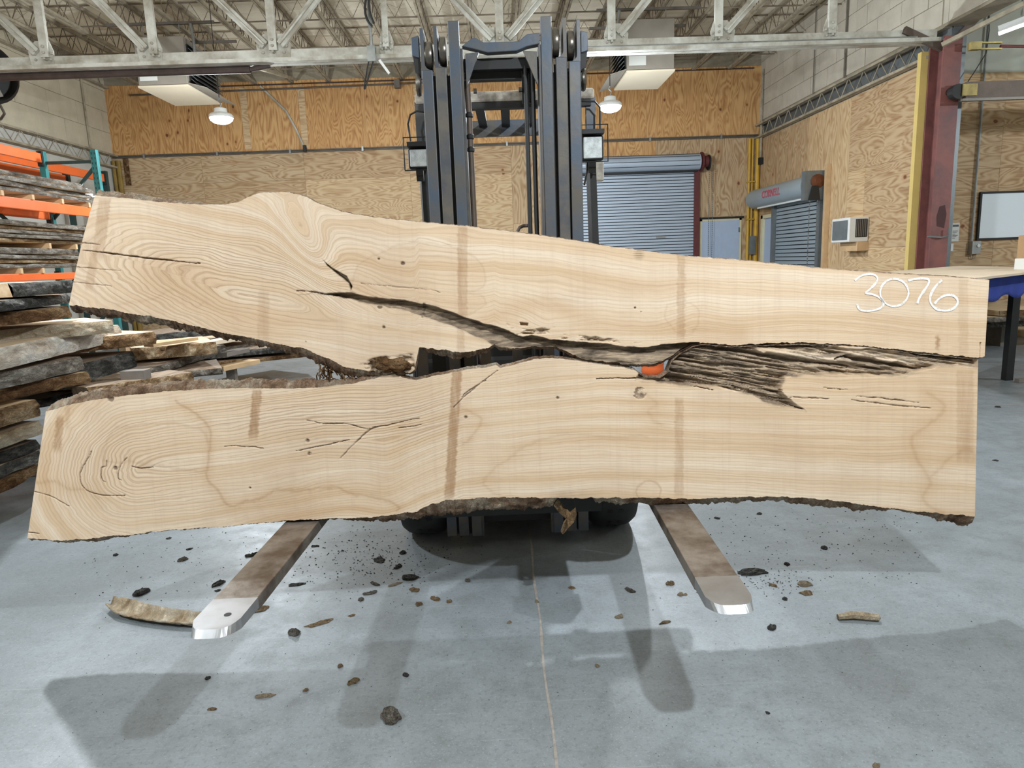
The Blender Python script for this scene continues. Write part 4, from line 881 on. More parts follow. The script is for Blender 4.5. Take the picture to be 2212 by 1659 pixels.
def bands(kind):
    if kind == 'u': return (curve([(0, 9), (205, 11), (290, 11), (360, 8), (430, 4), (445, 0), (520, 0), (2200, 0)]), curve([(0, 14), (150, 14), (260, 18), (400, 14), (620, 14), (700, 22), (780, 18), (880, 4), (900, 2), (960, 14), (1050, 8), (1070, 2), (1400, 4), (2130, 2)]))
    return (curve([(0, 8), (99, 14), (180, 18), (300, 16), (450, 15), (700, 13), (760, 8), (850, 2), (1450, 2), (2113, 2)]), curve([(0, 5), (60, 6), (200, 10), (300, 2), (560, 2), (700, 2), (780, 10), (900, 22), (960, 34), (1100, 30), (1195, 24), (1205, 2), (1282, 2), (1290, 14), (1430, 20), (1500, 16), (1700, 14), (1800, 20), (1900, 12), (1935, 3), (1980, 6), (2095, 26), (2200, 26)]))
def edge_strip(name, fr, bk, updir, seed, root, xs_, band):
    n = len(fr); K = 12; w_ = np.linspace(0, 1, K + 1)
    Vv = fr[:, None] * (1 - w_)[None, :, None] + bk[:, None] * w_[None, :, None]
    b = band(xs_)[:, None] * .0022
    nn = fbm(xs_[:, None] / 16 + w_ * .5, w_[None] * 5 + 7 + xs_[:, None] * 0, seed) - .5
    n2 = vnoise(xs_[:, None] / 5.0, w_[None] * 9 + xs_[:, None] * 0, seed + 3) - .5
    bulge = np.sin(w_ * np.pi)[None] * (.010 + .25 * b) + (nn * .028 + n2 * .010) * np.sin(w_ * np.pi)[None] ** .5 * np.clip(b * 60, .10, 1)
    Vv = Vv.copy(); Vv[..., 2] += updir * bulge * (.55 if True else 1); Vv[..., 1] -= np.clip(nn, 0, 1) * .01 * np.sin(w_ * np.pi)[None]
    idx = np.arange(n * (K + 1)).reshape(n, K + 1)
    F = np.stack([idx[:-1, :-1], idx[1:, :-1], idx[1:, 1:], idx[:-1, 1:]], -1).reshape(-1, 4)
    if updir < 0: F = F[:, ::-1]
    me = bpy.data.meshes.new(name); me.from_pydata(Vv.reshape(-1, 3).tolist(), [], F.tolist()); me.update()
    me.polygons.foreach_set('use_smooth', [True] * len(me.polygons))
    return link(name, me, 'bark_hero', root)

upper = thing('live_edge_slab', 'forked pale wood slab chalked 3076, standing on the long lower slab', 'wood slab', (0, SL_Y0 + .03, 1.25))
make_slab('u', upper)
lower = thing('live_edge_slab', 'long pale wood slab with a rotten upper edge, standing on the fork tines', 'wood slab', (0, SL_Y0 + .03, SL_Z0))
make_slab('l', lower)
# chalk number, flat ribbons on the upper slab
def ribbon(strokes, wpx, name, root):
    vs_, fs = [], []
    for st in strokes:
        P = np.array(st, float); t_ = np.concatenate([[0], np.cumsum(np.hypot(*np.diff(P, axis=0).T))]); q = np.linspace(0, t_[-1], int(t_[-1] / 4) + 2)
        # smooth resample
        x = np.interp(q, t_, P[:, 0]); y = np.interp(q, t_, P[:, 1])
        for _ in range(3): x[1:-1] = (x[:-2] + 2 * x[1:-1] + x[2:]) / 4; y[1:-1] = (y[:-2] + 2 * y[1:-1] + y[2:]) / 4
        dx = np.gradient(x); dy = np.gradient(y); L = np.hypot(dx, dy) + 1e-6
        ww = wpx * (.75 + .5 * vnoise(q * .16, q * 0, 9)); ox = -dy / L * ww; oy = dx / L * ww
        a = slab_np(x + ox, y + oy) + np.array(SN) * .0022; b = slab_np(x - ox, y - oy) + np.array(SN) * .0022
        o = len(vs_)
        for i in range(len(x)): vs_ += [a[i].tolist(), b[i].tolist()]
        for i in range(len(x) - 1): fs.append((o + 2 * i, o + 2 * i + 2, o + 2 * i + 3, o + 2 * i + 1))
    me = bpy.data.meshes.new(name); me.from_pydata(vs_, [], fs); me.update(); return link(name, me, 'chalk', root)
ell = lambda cx, cy, rx, ry, a0=0, a1=360, tilt=0: [(cx + rx * math.cos(R(a)) * math.cos(tilt) - ry * math.sin(R(a)) * math.sin(tilt), cy + ry * math.sin(R(a)) + rx * math.cos(R(a)) * math.sin(tilt)) for a in np.linspace(a0, a1, 36)]
ribbon([[(1846, 606), (1858, 596), (1876, 591), (1890, 593), (1897, 601), (1892, 611), (1880, 624), (1866, 634), (1880, 634), (1896, 640), (1908, 650), (1910, 658), (1900, 667), (1880, 672), (1862, 672), (1854, 668), (1851, 657)],
        ell(1931, 632, 31, 30, 0, 360)], 2.2, 'chalk_number', upper)
ribbon([[(1961, 606), (1980, 602), (1996, 601), (2008, 603), (2006, 612), (1994, 630), (1984, 644), (1981, 656)],
        [(2034, 605), (2020, 618), (2010, 634), (2007, 648), (2012, 660), (2024, 669), (2042, 672), (2058, 668), (2069, 656), (2068, 645), (2058, 637), (2042, 637), (2028, 644), (2018, 656)]], 2.5, 'chalk_number', upper)
# torn bark flap hanging from the lower slab
fl_pts = [(1204, 1080), (1220, 1098), (1232, 1110), (1244, 1100), (1240, 1082), (1246, 1112), (1240, 1128), (1228, 1140), (1216, 1155), (1212, 1150), (1218, 1132), (1224, 1122), (1208, 1108), (1196, 1092)]
v_ = [aty(x, y, 2.735 + .02 * math.sin(i * 1.7)) for i, (x, y) in enumerate(fl_pts)]
mfl = MB(); c0 = sum(v_, Vector()) / len(v_)
mfl.prism(v_, (0, .012, .004)); mfl.build('bark_flap', 'bark_tan', lower)
# gnarled bark knob at the end of the lower arm
kn_v, kn_f = [], []
kc = aty(846, 788, 2.745)
for i in range(19):
    th_ = math.pi * i / 18
    for j in range(36):
        ph = 2 * math.pi * j / 36; d_ = Vector((math.sin(th_) * math.cos(ph), math.sin(th_) * math.sin(ph), math.cos(th_)))
        n_ = float(fbm(np.array(d_.x * 4.5 + 9), np.array(d_.z * 4.5 + d_.y * 3.1), 303)); n_ = .45 + 1.0 * n_
        kn_v.append(tuple(kc + Vector((d_.x * .088 * n_, d_.y * .034 * n_, d_.z * .030 * n_ - .010 * d_.x))))
for i in range(18):
    for j in range(36): kn_f.append((i * 36 + j, (i + 1) * 36 + j, (i + 1) * 36 + (j + 1) % 36, i * 36 + (j + 1) % 36))
o = MB().add(kn_v, kn_f).build('bark_knob', 'bark_brown', upper); o.data.polygons.foreach_set('use_smooth', [True] * len(o.data.polygons))
# fork tip stub of rootlets
hr = MB()
for k in range(46):
    p = aty(random.uniform(690, 770), random.uniform(782, 800), 2.78); q = [p]
    for j in range(4): q.append(q[-1] + Vector((random.uniform(-.014, .014), random.uniform(-.008, .008), random.uniform(-.022, .002))))
    hr.tube(q, .0028, 4)
o = hr.build('rot_shreds', 'bark_brown', upper); o['kind'] = 'stuff'

# ================================================================== FORKLIFT
YM = 3.45
fk = thing('forklift', 'forklift with a dusty blue-grey mast holding up the two slabs', 'forklift', (.07, 4.2, 0))
mx = lambda px: aty(px, 228, YM).x
ZB0 = .07
def rail(name, xa, xb, web_side, ztop, znotch, mat, solid=False):
    if solid:
        o = MB().box((xa, YM - .01, ZB0), (xb, YM + .03, ztop)).build(name, mat, fk, .003)
        wa, wb_ = (xb - .008, xb + .012) if web_side > 0 else (xa - .012, xa + .008)
        MB().box((wa, YM + .0, ZB0), (wb_, YM + .16, ztop - .12)).build('rail_web', 'mastrust', o)
        return o
    o = MB().box((xa, YM, ZB0), (xb, YM + .025, znotch)).build(name, mat, fk, .004)
    wt = .016
    wa, wb_ = (xa, xa + wt) if web_side < 0 else (xb - wt, xb)
    MB().box((wa, YM + .003, ZB0), (wb_, YM + .15, ztop)).build('rail_web', mat, o)
    # rounded shoulder where the flange is cut away
    pts = []
    r_ = .03
    for k in range(7):
        a = R(90 * k / 6); pts.append((wb_ + r_ - r_ * math.cos(a), znotch + r_ - r_ * math.sin(a)) if web_side < 0 else (wa - r_ + r_ * math.cos(a), znotch + r_ - r_ * math.sin(a)))
    poly = [(wb_ if web_side < 0 else wa, znotch)] + pts
    MB().prism([(p[0], YM + .002, p[1]) for p in (poly if web_side > 0 else poly)], (0, .022, 0)).build('rail_shoulder', mat, o)
    MB().box((xa, YM + .125, ZB0), (xb, YM + .15, znotch)).build('rear_flange', mat, o)
    return o
rail('outer_rail', mx(915), mx(938.6), -1, 2.585, 2.40, 'mastblue')
rail('middle_rail', mx(944), mx(968), -1, 2.595, 2.41, 'mastrust')
rail('inner_rail', mx(975.4), mx(999), 1, 2.61, 2.6, 'mastblue', True)
rail('inner_rail', mx(1172), mx(1195), -1, 2.617, 2.6, 'mastblue', True)
rail('middle_rail', mx(1203), mx(1227), 1, 2.612, 2.44, 'mastrust')
rail('outer_rail', mx(1231), mx(1256), 1, 2.60, 2.42, 'mastblue')
for xa, xb, z in ((921, 938, 2.475), (952, 969, 2.495), (1196, 1212, 2.52), (1228, 1244, 2.505)):
    MB().lathe((mx(xa), YM + .07, z), (1, 0, 0), [(.03, 0), (.066, .004), (.068, .01), (.068, mx(xb) - mx(xa) - .008), (.064, mx(xb) - mx(xa)), (.03, mx(xb) - mx(xa) + .004)], 22).build('mast_roller', 'maststeel', fk, smooth=True)
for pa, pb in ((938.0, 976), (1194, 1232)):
    MB().box((mx(pa) - .02, YM + .152, ZB0), (mx(pb) + .02, YM + .165, 2.40)).build('mast_gap_shade', 'black', fk)  # black backing put in for the deep shade behind the rail gaps
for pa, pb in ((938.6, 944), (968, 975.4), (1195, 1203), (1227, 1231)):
    MB().box((mx(pa) - .001, YM + .03, ZB0), (mx(pb) + .001, YM + .15, 2.38)).build('rail_gap_shade', 'black', fk)  # black filler standing in for the shade between the nested rails
# top yoke and cross members
xa, xb = mx(1003), mx(1170)
MB().prism([(xa, YM + .0, 2.50), (xa + .05, YM, 2.535), (xa + .07, YM, 2.535), (xa + .10, YM, 2.515), (xb - .10, YM, 2.515), (xb - .06, YM, 2.545), (xb, YM, 2.55), (xb, YM, 2.50), (xb - .06, YM, 2.49), (xb - .11, YM, 2.472), (xa + .12, YM, 2.468), (xa + .06, YM, 2.485)], (0, .05, 0)).build('top_yoke', 'mastblue', fk, .004)
for (z0, z1, y) in ((2.41, 2.46, YM + .06), (2.38, 2.42, YM + .13)): MB().box((xa - .02, y, z0), (xb + .02, y + .05, z1)).build('cross_member', 'black', fk)
for x, s_ in ((xa + .015, 1), (xb - .015, -1)):
    MB().prism([(x, YM + .01, 2.47), (x + s_ * .065, YM + .01, 2.475), (x + s_ * .03, YM + .01, 2.39), (x, YM + .01, 2.32)], (0, .02, 0)).build('gusset', 'mastrust', fk)
for px, s_ in ((905, -1), (1262, 1)):
    x = mx(px + (6 if s_ < 0 else -4))
    MB().prism([(x, YM + .02, 2.46), (x + s_ * .035, YM + .02, 2.47), (x + s_ * .035, YM + .02, 2.55), (x, YM + .02, 2.56)], (0, .05, 0)).build('chain_anchor', 'mastblue', fk, .003)
    MB().prism([(x, YM + .03, 2.38), (x + s_ * .025, YM + .03, 2.40), (x + s_ * .03, YM + .03, 2.46), (x, YM + .03, 2.46)], (0, .04, 0)).build('chain_bracket', 'black', fk)
    MB().lathe((x + s_ * .002, YM + .06, 2.35), (s_, 0, 0), [(.022, .0), (.05, .002), (.055, .012), (.05, .022), (.022, .024)], 20).build('hose_pulley', 'maststeel', fk, smooth=True)
# hydraulic lines
MB().tube([(mx(1010), YM + .06, 2.36), (mx(1012), YM + .06, 2.22), (mx(1013), YM + .06, 1.2), (mx(1013), YM + .06, .6)], .014, 10).build('lift_hose', 'brownbeam', fk)
for z in (2.19, 2.09, 2.03): MB().lathe((mx(1012.5), YM + .06, z), (0, 0, 1), [(.014, 0), (.018, .006), (.018, .02), (.014, .026)], 12).build('hose_band', 'black', fk)
for px in (1139, 1154): MB().tube([(mx(px), YM + .07, 2.42), (mx(px), YM + .07, .6)], .0115, 10).build('lift_hose', 'black', fk)
MB().box((mx(1131), YM + .1, 2.26), (mx(1160), YM + .12, 2.45)).build('hose_sheave_plate', 'black', fk)
for px, z in ((1027, 2.32), (1127, 2.32)): MB().lathe((mx(px) - .008, YM + .09, z), (1, 0, 0), [(.012, 0), (.012, .016)], 8).build('bolt_head', 'maststeel', fk)
MB().tube([aty(1118, 500, 3.6), aty(1122, 492, 3.6), aty(1130, 488, 3.6), aty(1146, 487, 3.6)], .009, 8).build('lever', 'brownbeam', fk)
# overhead guard
GX0, GX1, GY, GZ = aty(897, 218, 4.1).x, aty(1283, 206, 4.1).x, 4.1, 2.40
MB().box((GX0, GY - .02, GZ - .015), (GX1, GY + .05, GZ + .045)).build('guard_front_bar', 'dust', fk, .014)
MB().box((GX0 + .02, GY - .02, GZ - .05), (GX1 - .02, GY + .03, GZ - .018)).build('guard_lower_bar', 'black', fk)
MB().box((GX0 + .1, 4.9, GZ - .06), (GX1 - .1, 4.93, GZ + .045)).build('guard_rear_plate', 'mastblue', fk)
for k in range(5):
    x = GX0 + .2 + k * (GX1 - GX0 - .4) / 4; MB().bar((x, GY + .03, GZ + .01), (x + .02, 4.92, GZ + .01), .055, .02).build('guard_slat', 'black', fk)
for x in (GX0 + .02, GX1 - .02):
    MB().bar((x, GY + .02, GZ), (x, GY + .03, 2.05), .05, .05).build('guard_leg', 'mastblue', fk); MB().bar((x, GY + .03, 2.06), (x + (.02 if x > 0 else .02), GY - .05, .75), .04, .06).build('guard_leg', 'black', fk)
    MB().bar((x, 4.92, GZ), (x, 5.3, .9), .05, .05).build('guard_leg', 'mastblue', fk)
def worklight(pxl, pxr, pyt, pyb, Y, side):
    a = aty(pxl, pyb, Y); b = aty(pxr, pyt, Y)
    L = MB().box((a.x, Y, a.z), (b.x, Y + .06, b.z)).build('work_light', 'black', fk, .012)
    MB().box((a.x + .010, Y - .006, a.z + .010), (b.x - .010, Y + .004, b.z - .010)).build('lens', 'glass', L, .01)
    MB().box((a.x, Y - .03, b.z + .004), (b.x, Y + .05, b.z + .028)).build('visor', 'black', L)
    e = .018
    MB().tube([(a.x - e, Y - .03, a.z - .01), (a.x - e, Y - .03, b.z + .05), (b.x + e, Y - .03, b.z + .05), (b.x + e, Y - .03, a.z - .012), (a.x - e, Y - .03, a.z - .012)], .004, 6).build('wire_guard', 'black', L)
    MB().bar(((a.x + b.x) / 2, Y + .03, a.z), ((a.x + b.x) / 2, Y + .05, a.z - .06), .04, .03).build('mount', 'black', L)
worklight(883, 925, 318, 365, 4.0, -1); worklight(1257, 1304, 291, 347, 4.0, 1)
for pts in ([(887, 305), (881, 268), (886, 248), (900, 240), (918, 242)], [(1256, 218), (1285, 219), (1296, 232), (1296, 280)]):
    MB().tube([aty(x, y, 4.02) for x, y in pts], .0055, 6).build('wire_loop', 'black', fk)
a = aty(1276, 392, 4.2); b = aty(1305, 348, 4.2)
MB().box((a.x, 4.2, a.z), (b.x, 4.23, b.z)).build('mirror', 'dust', fk, .012)
MB().tube([aty(1270, 345, 4.05), aty(1268, 370, 4.05), aty(1262, 400, 4.05)], .006, 6).build('cable', 'black', fk)
# carriage, backrest, fork tines
CX0_, CX1_ = -.33, .50
for z0, z1 in ((.52, .62), (.80, .90)): MB().box((-1.0, 2.89, z0), (.86, 2.95, z1)).build('fork_bar', 'black', fk)
for i in range(7):
    x = CX0_ + (CX1_ - CX0_) * i / 6; MB().box((x - .022, 2.96, .55), (x + .022, 3.0, 1.22)).build('backrest_bar', 'mastrust', fk)
MB().box((CX0_ - .04, 2.955, 1.18), (CX1_ + .04, 3.0, 1.24)).build('backrest_top', 'mastrust', fk)
MB().box((CX0_, 3.0, .35), (CX1_ - .05, 3.12, .5)).build('carriage_plate', 'black', fk)
for x in (CX0_ + .06, CX1_ - .1): MB().box((x - .03, 3.1, .35), (x + .03, YM + .1, 1.1)).build('carriage_side', 'black', fk)
def tine(xb, xt, side):
    w_ = .071; z = .47; yb_, yt_ = 2.88, 1.862
    X = lambda y: xt + (xb - xt) * (y - yt_) / (2.72 - yt_)
    top = [(X(yb_) - w_, yb_)] + [(X(1.9) + w_ * f_, 1.872 + .060 * abs(f_) ** 4.5) for f_ in [k / 10 for k in range(-10, 11)]] + [(X(yb_) + w_, yb_)]
    n = len(top); split = 1
    o = MB().prism([(X(yb_) - w_, yb_, z), (X(yb_) + w_, yb_, z), (X(2.06) + w_, 2.06, z), (X(2.06) - w_, 2.06, z)][::-1], (0, 0, -.045)).build('fork_tine', 'tine', fk, .003)
    tp = [(X(2.06) - w_, 2.06)] + top[1:-1] + [(X(2.06) + w_, 2.06)]
    m = MB(); k = len(tp); low = []
    for (x, y) in tp:
        fr = max(0, (1.95 - y)) / .09; low.append((X(2.0) + (x - X(2.0)) * (1 + .05 * fr), y - .026 * fr, z - .014 - .022 * (1 - fr)))
    m.add([(x, y, z) for x, y in tp] + low, [tuple(range(k)), tuple(range(2 * k - 1, k - 1, -1))] + [(i, k + i, k + (i + 1) % k, (i + 1) % k) for i in range(k)])
    m.build('tine_tip', 'tinetip', o)
    if side < 0: MB().lathe((X(1.95) + .02, 1.955, z + .0004), (0, 0, 1), [(.011, 0), (.011, .0005)], 16).build('hole', 'black', o)
    MB().box((X(yb_) - w_, 2.835, z - .045), (X(yb_) + w_, 2.885, .98)).build('shank', 'tine', o)
tine(-.839, -.880, -1); tine(.700, .672, 1)
# wheels and lower body
def wheel(x0, x1, lab):
    c_ = ((x0 + x1) / 2, 3.74, .305); h = (x1 - x0) / 2
    o = MB().lathe(c_, (1, 0, 0), [(.18, -h), (.27, -h), (.295, -h + .03), (.305, -h + .06), (.305, h - .06), (.295, h - .03), (.27, h), (.18, h)], 40).build('tyre', 'rubber', fk, smooth=True)
    for k in range(18):
        a = R(20 * k + 5)
        for s_ in (-1, 1): MB().bar((c_[0] + s_ * h * .62, 3.74 + .297 * math.cos(a), .305 + .297 * math.sin(a)), (c_[0] + s_ * h * .15, 3.74 + .306 * math.cos(a + .05), .305 + .306 * math.sin(a + .05)), .022, .006, (0, math.cos(a), math.sin(a))).build('tread_groove', 'black', o)
    MB().lathe(c_, (1, 0, 0), [(.18, -h + .01), (.1, -h + .05), (.1, h - .05), (.18, h - .01)], 24).build('rim', 'mastrust', o)
wheel(-.56, -.31, 'l'); wheel(.47, .72, 'r')
MB().tube([(-.32, 3.74, .305), (.48, 3.74, .305)], .09, 14).build('axle', 'mastrust', fk)
MB().lathe((.06, 3.62, .2), (0, 1, 0), [(.1, 0), (.12, .02), (.12, .2)], 20).build('tilt_housing', 'mastrust', fk)
for x in (-.22, .36): MB().tube([(x, 3.62, .42), (x, 4.4, .75)], .035, 12).build('tilt_cylinder', 'black', fk)
MB().box((mx(1003), YM + .06, .12), (mx(1168), YM + .14, .26)).build('mast_foot', 'black', fk)
MB().box((-.50, 4.05, .62), (.66, 6.1, .95)).build('body', 'rubber', fk, .03); MB().box((-.30, 3.72, .14), (.46, 4.2, .75)).build('front_cowl', 'black', fk, .02); MB().box((-.52, 4.06, .45), (.68, 4.34, 1.5)).build('dashboard', 'black', fk, .05)  # unseen dashboard added this tall to block lamp light from the floor
MB().box((-.45, 5.6, .2), (.61, 6.6, 1.05)).build('counterweight', 'black', fk, .05)
MB().box((-.2, 4.9, .95), (.35, 5.4, 1.08)).build('seat', 'black', fk, .04); MB().box((-.2, 5.35, 1.0), (.35, 5.5, 1.4)).build('seat_back', 'black', fk, .04)
MB().box((-.28, 4.25, .16), (.44, 5.7, .3)).build('underbody', 'black', fk)
for s_ in (-1, 1): MB().lathe((.08 + s_ * .42, 6.0, .24), (1, 0, 0), [(.2, -.09), (.24, -.06), (.24, .06), (.2, .09)], 28).build('rear_tyre', 'rubber', fk, smooth=True)

# ================================================================== RACKING AT THE LEFT
XF, XB_ = -5.6, -6.33
rk = thing('pallet_rack', 'orange beam pallet rack with teal posts along the left side', 'rack', (XF, 10.3, 0))
def beam(x, y0, y1, z0, z1, mat='orange', parent=rk):
    o = MB().box((x - .025, y0, z0), (x + .025, y1, z1)).build('beam', mat, parent, .006)
    MB().box((x - .035, y1 - .02, z0 - .05), (x + .035, y1 + .01, z1 + .03)).build('end_plate', 'black', o)
    return o
beam(XF, 4.2, 10.22, 2.315, 2.44); beam(XF, 4.2, 10.22, 1.475, 1.56); beam(XB_, 4.2, 10.22, 2.315, 2.44); beam(XB_, 4.2, 10.22, 1.475, 1.56)
beam(XB_, 4.2, 10.22, 3.10, 3.225)
for x, zt in ((XF, 3.26), (XB_, 3.26)):
    for y in (10.27, 4.15):
        if y < 5 and x == XF: continue
        p = MB().box((x - .042, y - .035, 0), (x + .042, y + .035, zt)).build('post', 'teal', rk, .004)
        for k in range(20 if x == XF else 0):
            for s_ in (-1, 1): MB().box((x + s_ * .022 - .006, y - .038, 1.9 + k * .068), (x + s_ * .022 + .006, y - .034, 1.93 + k * .068)).build('slot', 'darkteal', p)
for z in (3.1, 2.2, 1.2, .3): MB().bar((XB_, 10.27, z), (XF, 10.27, z), .03, .04).build('brace', 'darkteal', rk)
for z in (3.05, 2.0, 1.1): MB().bar((XF, 10.27, z), (XB_, 10.27, z - .75), .03, .04).build('brace', 'darkteal', rk)
for y in (9.2, 8.9): MB().bar((XB_ + .02, y, 2.32), (XB_ + .02 + .3, y, 2.0), .03, .04).build('brace', 'darkteal', rk)
rk2 = thing('pallet_rack', 'farther dull orange rack beam and dark post near the far left corner', 'rack', (-7.2, 13.4, 0))
beam(-7.2, 8.5, 13.4, 3.22, 3.36, 'orange', rk2); beam(-7.9, 8.5, 13.4, 3.22, 3.36, 'orange', rk2)
for x in (-7.2, -7.9): MB().box((x - .04, 13.42, 0), (x + .04, 13.5, 3.42)).build('post', 'darkteal', rk2)
MB().box((-7.6, 8.6, 2.98), (-7.25, 12.6, 3.1)).build('shelf_board', 'whitepaint', rk2)
def ordn(i): return ['topmost', 'second from the top', 'third from the top', 'fourth from the top', 'fifth from the top', 'lowest', 'seventh'][i]
def live_slab(a, b, wdir, wd, th, barkm, woodm, label, group=None, name='live_edge_slab', seed=1, n=34, rough=.012):
    """slab lying flat: a->b is the top of its visible live edge, wdir points to the hidden edge"""
    a = Vector(a); b = Vector(b); d = b - a; L = d.length; d.normalize(); wv = Vector(wdir); wv = (wv - d * wv.dot(d)); wv.z = 0; wv.normalize()
    t_ = np.linspace(0, 1, n); e1 = (fbm(t_ * L * 1.4, t_ * 0, seed) - .5) * .12 + (vnoise(t_ * L * 9, t_ * 0, seed + 5) - .5) * rough * 2
    e2 = (fbm(t_ * L * 1.4, t_ * 0 + 9, seed) - .5) * .14
    zz = (fbm(t_ * L * .8, t_ * 0 + 5, seed + 2) - .5) * .015
    root = thing(name, label, 'wood slab', tuple((a + b) / 2 + wv * wd / 2 - Vector((0, 0, th))), group)
    up = Vector((0, 0, 1))
    T1 = [a + d * (L * t_[i]) + wv * (.02 + e1[i]) + up * zz[i] for i in range(n)]; T2 = [a + d * (L * t_[i]) + wv * (wd - .02 + e2[i]) + up * zz[i] for i in range(n)]
    B1 = [T1[i] - up * th - wv * (.02) for i in range(n)]; B2 = [T2[i] - up * th for i in range(n)]
    v = T1 + T2 + B1 + B2; f = []
    for i in range(n - 1): f += [(i, i + 1, n + i + 1, n + i), (2 * n + i, 3 * n + i, 3 * n + i + 1, 2 * n + i + 1)]
    f += [(0, n, 3 * n, 2 * n), (n - 1, 3 * n - 1, 4 * n - 1, 2 * n - 1)]
    MB().add(v, f).build('sawn_body', woodm, root)
    K = 7; N2 = n * 3; w_ = np.linspace(0, 1, K); tt = np.linspace(0, 1, N2)
    def strip(Ta, Ba, out, sd):
        TA = np.array([list(p) for p in Ta]); BA = np.array([list(p) for p in Ba])
        ti = np.stack([np.interp(tt, t_, TA[:, k]) for k in range(3)], -1); bi = np.stack([np.interp(tt, t_, BA[:, k]) for k in range(3)], -1)
        V = ti[:, None] * (1 - w_)[None, :, None] + bi[:, None] * w_[None, :, None]
        nn = fbm(tt[:, None] * L * 16, w_[None] * 3 + tt[:, None] * 0, sd) - .4
        s_ = np.sin(w_ * np.pi)[None] ** .6
        V = V + np.array(out)[None, None] * ((.008 + nn * rough * 3.6) * s_)[..., None]
        idx = np.arange(N2 * K).reshape(N2, K); F = np.stack([idx[:-1, :-1], idx[1:, :-1], idx[1:, 1:], idx[:-1, 1:]], -1).reshape(-1, 4)
        me = bpy.data.meshes.new('bark_edge'); me.from_pydata(V.reshape(-1, 3).tolist(), [], F.tolist()); me.update(); me.polygons.foreach_set('use_smooth', [True] * len(me.polygons))
        link('bark_edge', me, barkm, root)
    strip(T1, B1, -wv, seed + 20); strip(T2, B2, wv, seed + 40)
    return root
RZ = lambda py: atx(5, py, XF + .03).z
def rack_stack(tops, bottom, ends, barks, where, group):
    for i, y in enumerate(tops):
        z = RZ(y); zn = RZ(tops[i + 1] if i + 1 < len(tops) else bottom)
        live_slab((XF + .04 + random.uniform(-.03, .04), 6.2, z), (XF + .04 + random.uniform(-.03, .04), atx(ends[i], y + 20, XF).y, z), (-1, 0, 0), .85, max(.03, (z - zn) * .86), barks[i % len(barks)], 'sawn_pale',
                  f'weathered live-edge slab, {ordn(i)} in the {where}', group, seed=60 + int(y), n=30, rough=.010)
rack_stack([364, 376, 388, 400], 411, [175, 190, 196, 196], ['bark_grey'], 'stack on the upper orange rack beam', 'slabs on the upper rack beam')
rack_stack([474, 486, 494, 503, 512], 521, [190, 188, 186, 185, 184], ['bark_grey', 'bark_tan', 'bark_grey'], 'stack between the two orange rack beams', 'slabs between the rack beams')
rack_stack([534, 550, 560, 570], 580, [168, 170, 172, 174], ['bark_grey', 'bark_grey', 'bark_tan'], 'low stack resting just above the lower orange rack beam', 'slabs above the lower rack beam')
for (px, y0, y1, where) in [(4, 411, 424, 'u'), (70, 417, 430, 'u'), (134, 425, 438, 'u'), (192, 434, 447, 'u'), (107, 522, 535, 'm'), (164, 524, 537, 'm'), (46, 580, 592, 'l'), (93, 579, 591, 'l')]:
    z0, z1 = {'u': (2.44, RZ(411)), 'm': (RZ(534), RZ(521)), 'l': (1.56, RZ(580))}[where]; yy = atx(px, (y0 + y1) / 2, XF + .03).y
    tag(MB().box((XF - .8, yy - .022, z0), (XF + .04, yy + .022, z1)).build('wood_spacer', 'blockwood', None, .003), {'u': 'short wood spacer under the slabs on the upper orange beam', 'm': 'short wood spacer between the two middle slab stacks on the rack', 'l': 'short wood spacer lying on the lower orange beam'}[where], 'spacer', {'u': 'spacers on the upper rack beam', 'm': 'spacers between rack stacks', 'l': 'spacers on the lower rack beam'}[where])
lp = aty(187, 418, 10.35); cl_ = thing('clamp_lamp', 'small lit clamp lamp on the rack end beside the upper slabs', 'lamp', lp)
MB().lathe(lp, (.3, -.8, .5), [(.06, -.03), (.07, 0), (.05, .05), (.02, .07)], 18).build('bulb', 'lens', cl_, smooth=True)
MB().lathe(lp - Vector((.3, -.8, .5)) * .045, (.3, -.8, .5), [(.02, -.06), (.07, -.02), (.075, .01)], 18).build('shade', 'galv', cl_, smooth=True)
MB().tube([lp - Vector((.03, -.08, .05)), (XF + .02, 10.24, lp.z - .05)], .012, 6).build('clamp_arm', 'galv', cl_)
# ------------------------------------------------------------------ big pile of slabs on the floor
XP = -3.2
def pile(p0, p1, th_px, barkm, woodm, label, ext=.7, wd=.75, seed=1, X=XP, n=36, rough=.014):
    pm = ((p0[0] + p1[0]) / 2, (p0[1] + p1[1]) / 2); q = atx(pm[0], pm[1], X); z = q.z
    a = atz(p0[0], p0[1], z); b = atz(p1[0], p1[1], z)
    if a.y > b.y: a, b = b, a
    d = (b - a).normalized()
    if abs(d.y) < .35 or (b - a).length > 6 or (b - a).length < .05:      # nearly at eye level: run straight back
        a = atx(p0[0], pm[1], X); b = atx(p1[0], pm[1], X); a.z = b.z = z; d = (b - a).normalized()
    th = th_px * q.y / FPX * .86
    return live_slab(a - d * ext, b, (-1, .12, 0), wd, th, barkm, woodm, label, 'slabs piled on the floor at the left', seed=seed, n=n, rough=rough)
pile((16, 611), (158, 606), 32, 'bark_dark', 'sawn_pale', 'dark-barked slab with pale cut end on top of the floor pile', 0, seed=2)
pile((0, 649), (152, 634), 24, 'bark_dark', 'sawn_dark', 'dark-barked slab second from the top of the floor pile', seed=3)
pile((0, 676), (165, 660), 30, 'bark_brown', 'sawn_dark', 'brown and grey barked slab third from the top of the floor pile', seed=4)
pile((0, 714), (248, 694), 32, 'bark_pale', 'sawn_pale', 'debarked cream-edged slab in the upper part of the floor pile', seed=5)
pile((0, 752), (252, 702), 46, 'bark_lichen', 'sawn_pale', 'thick slab with white lichen-patched edge in the floor pile', seed=6)
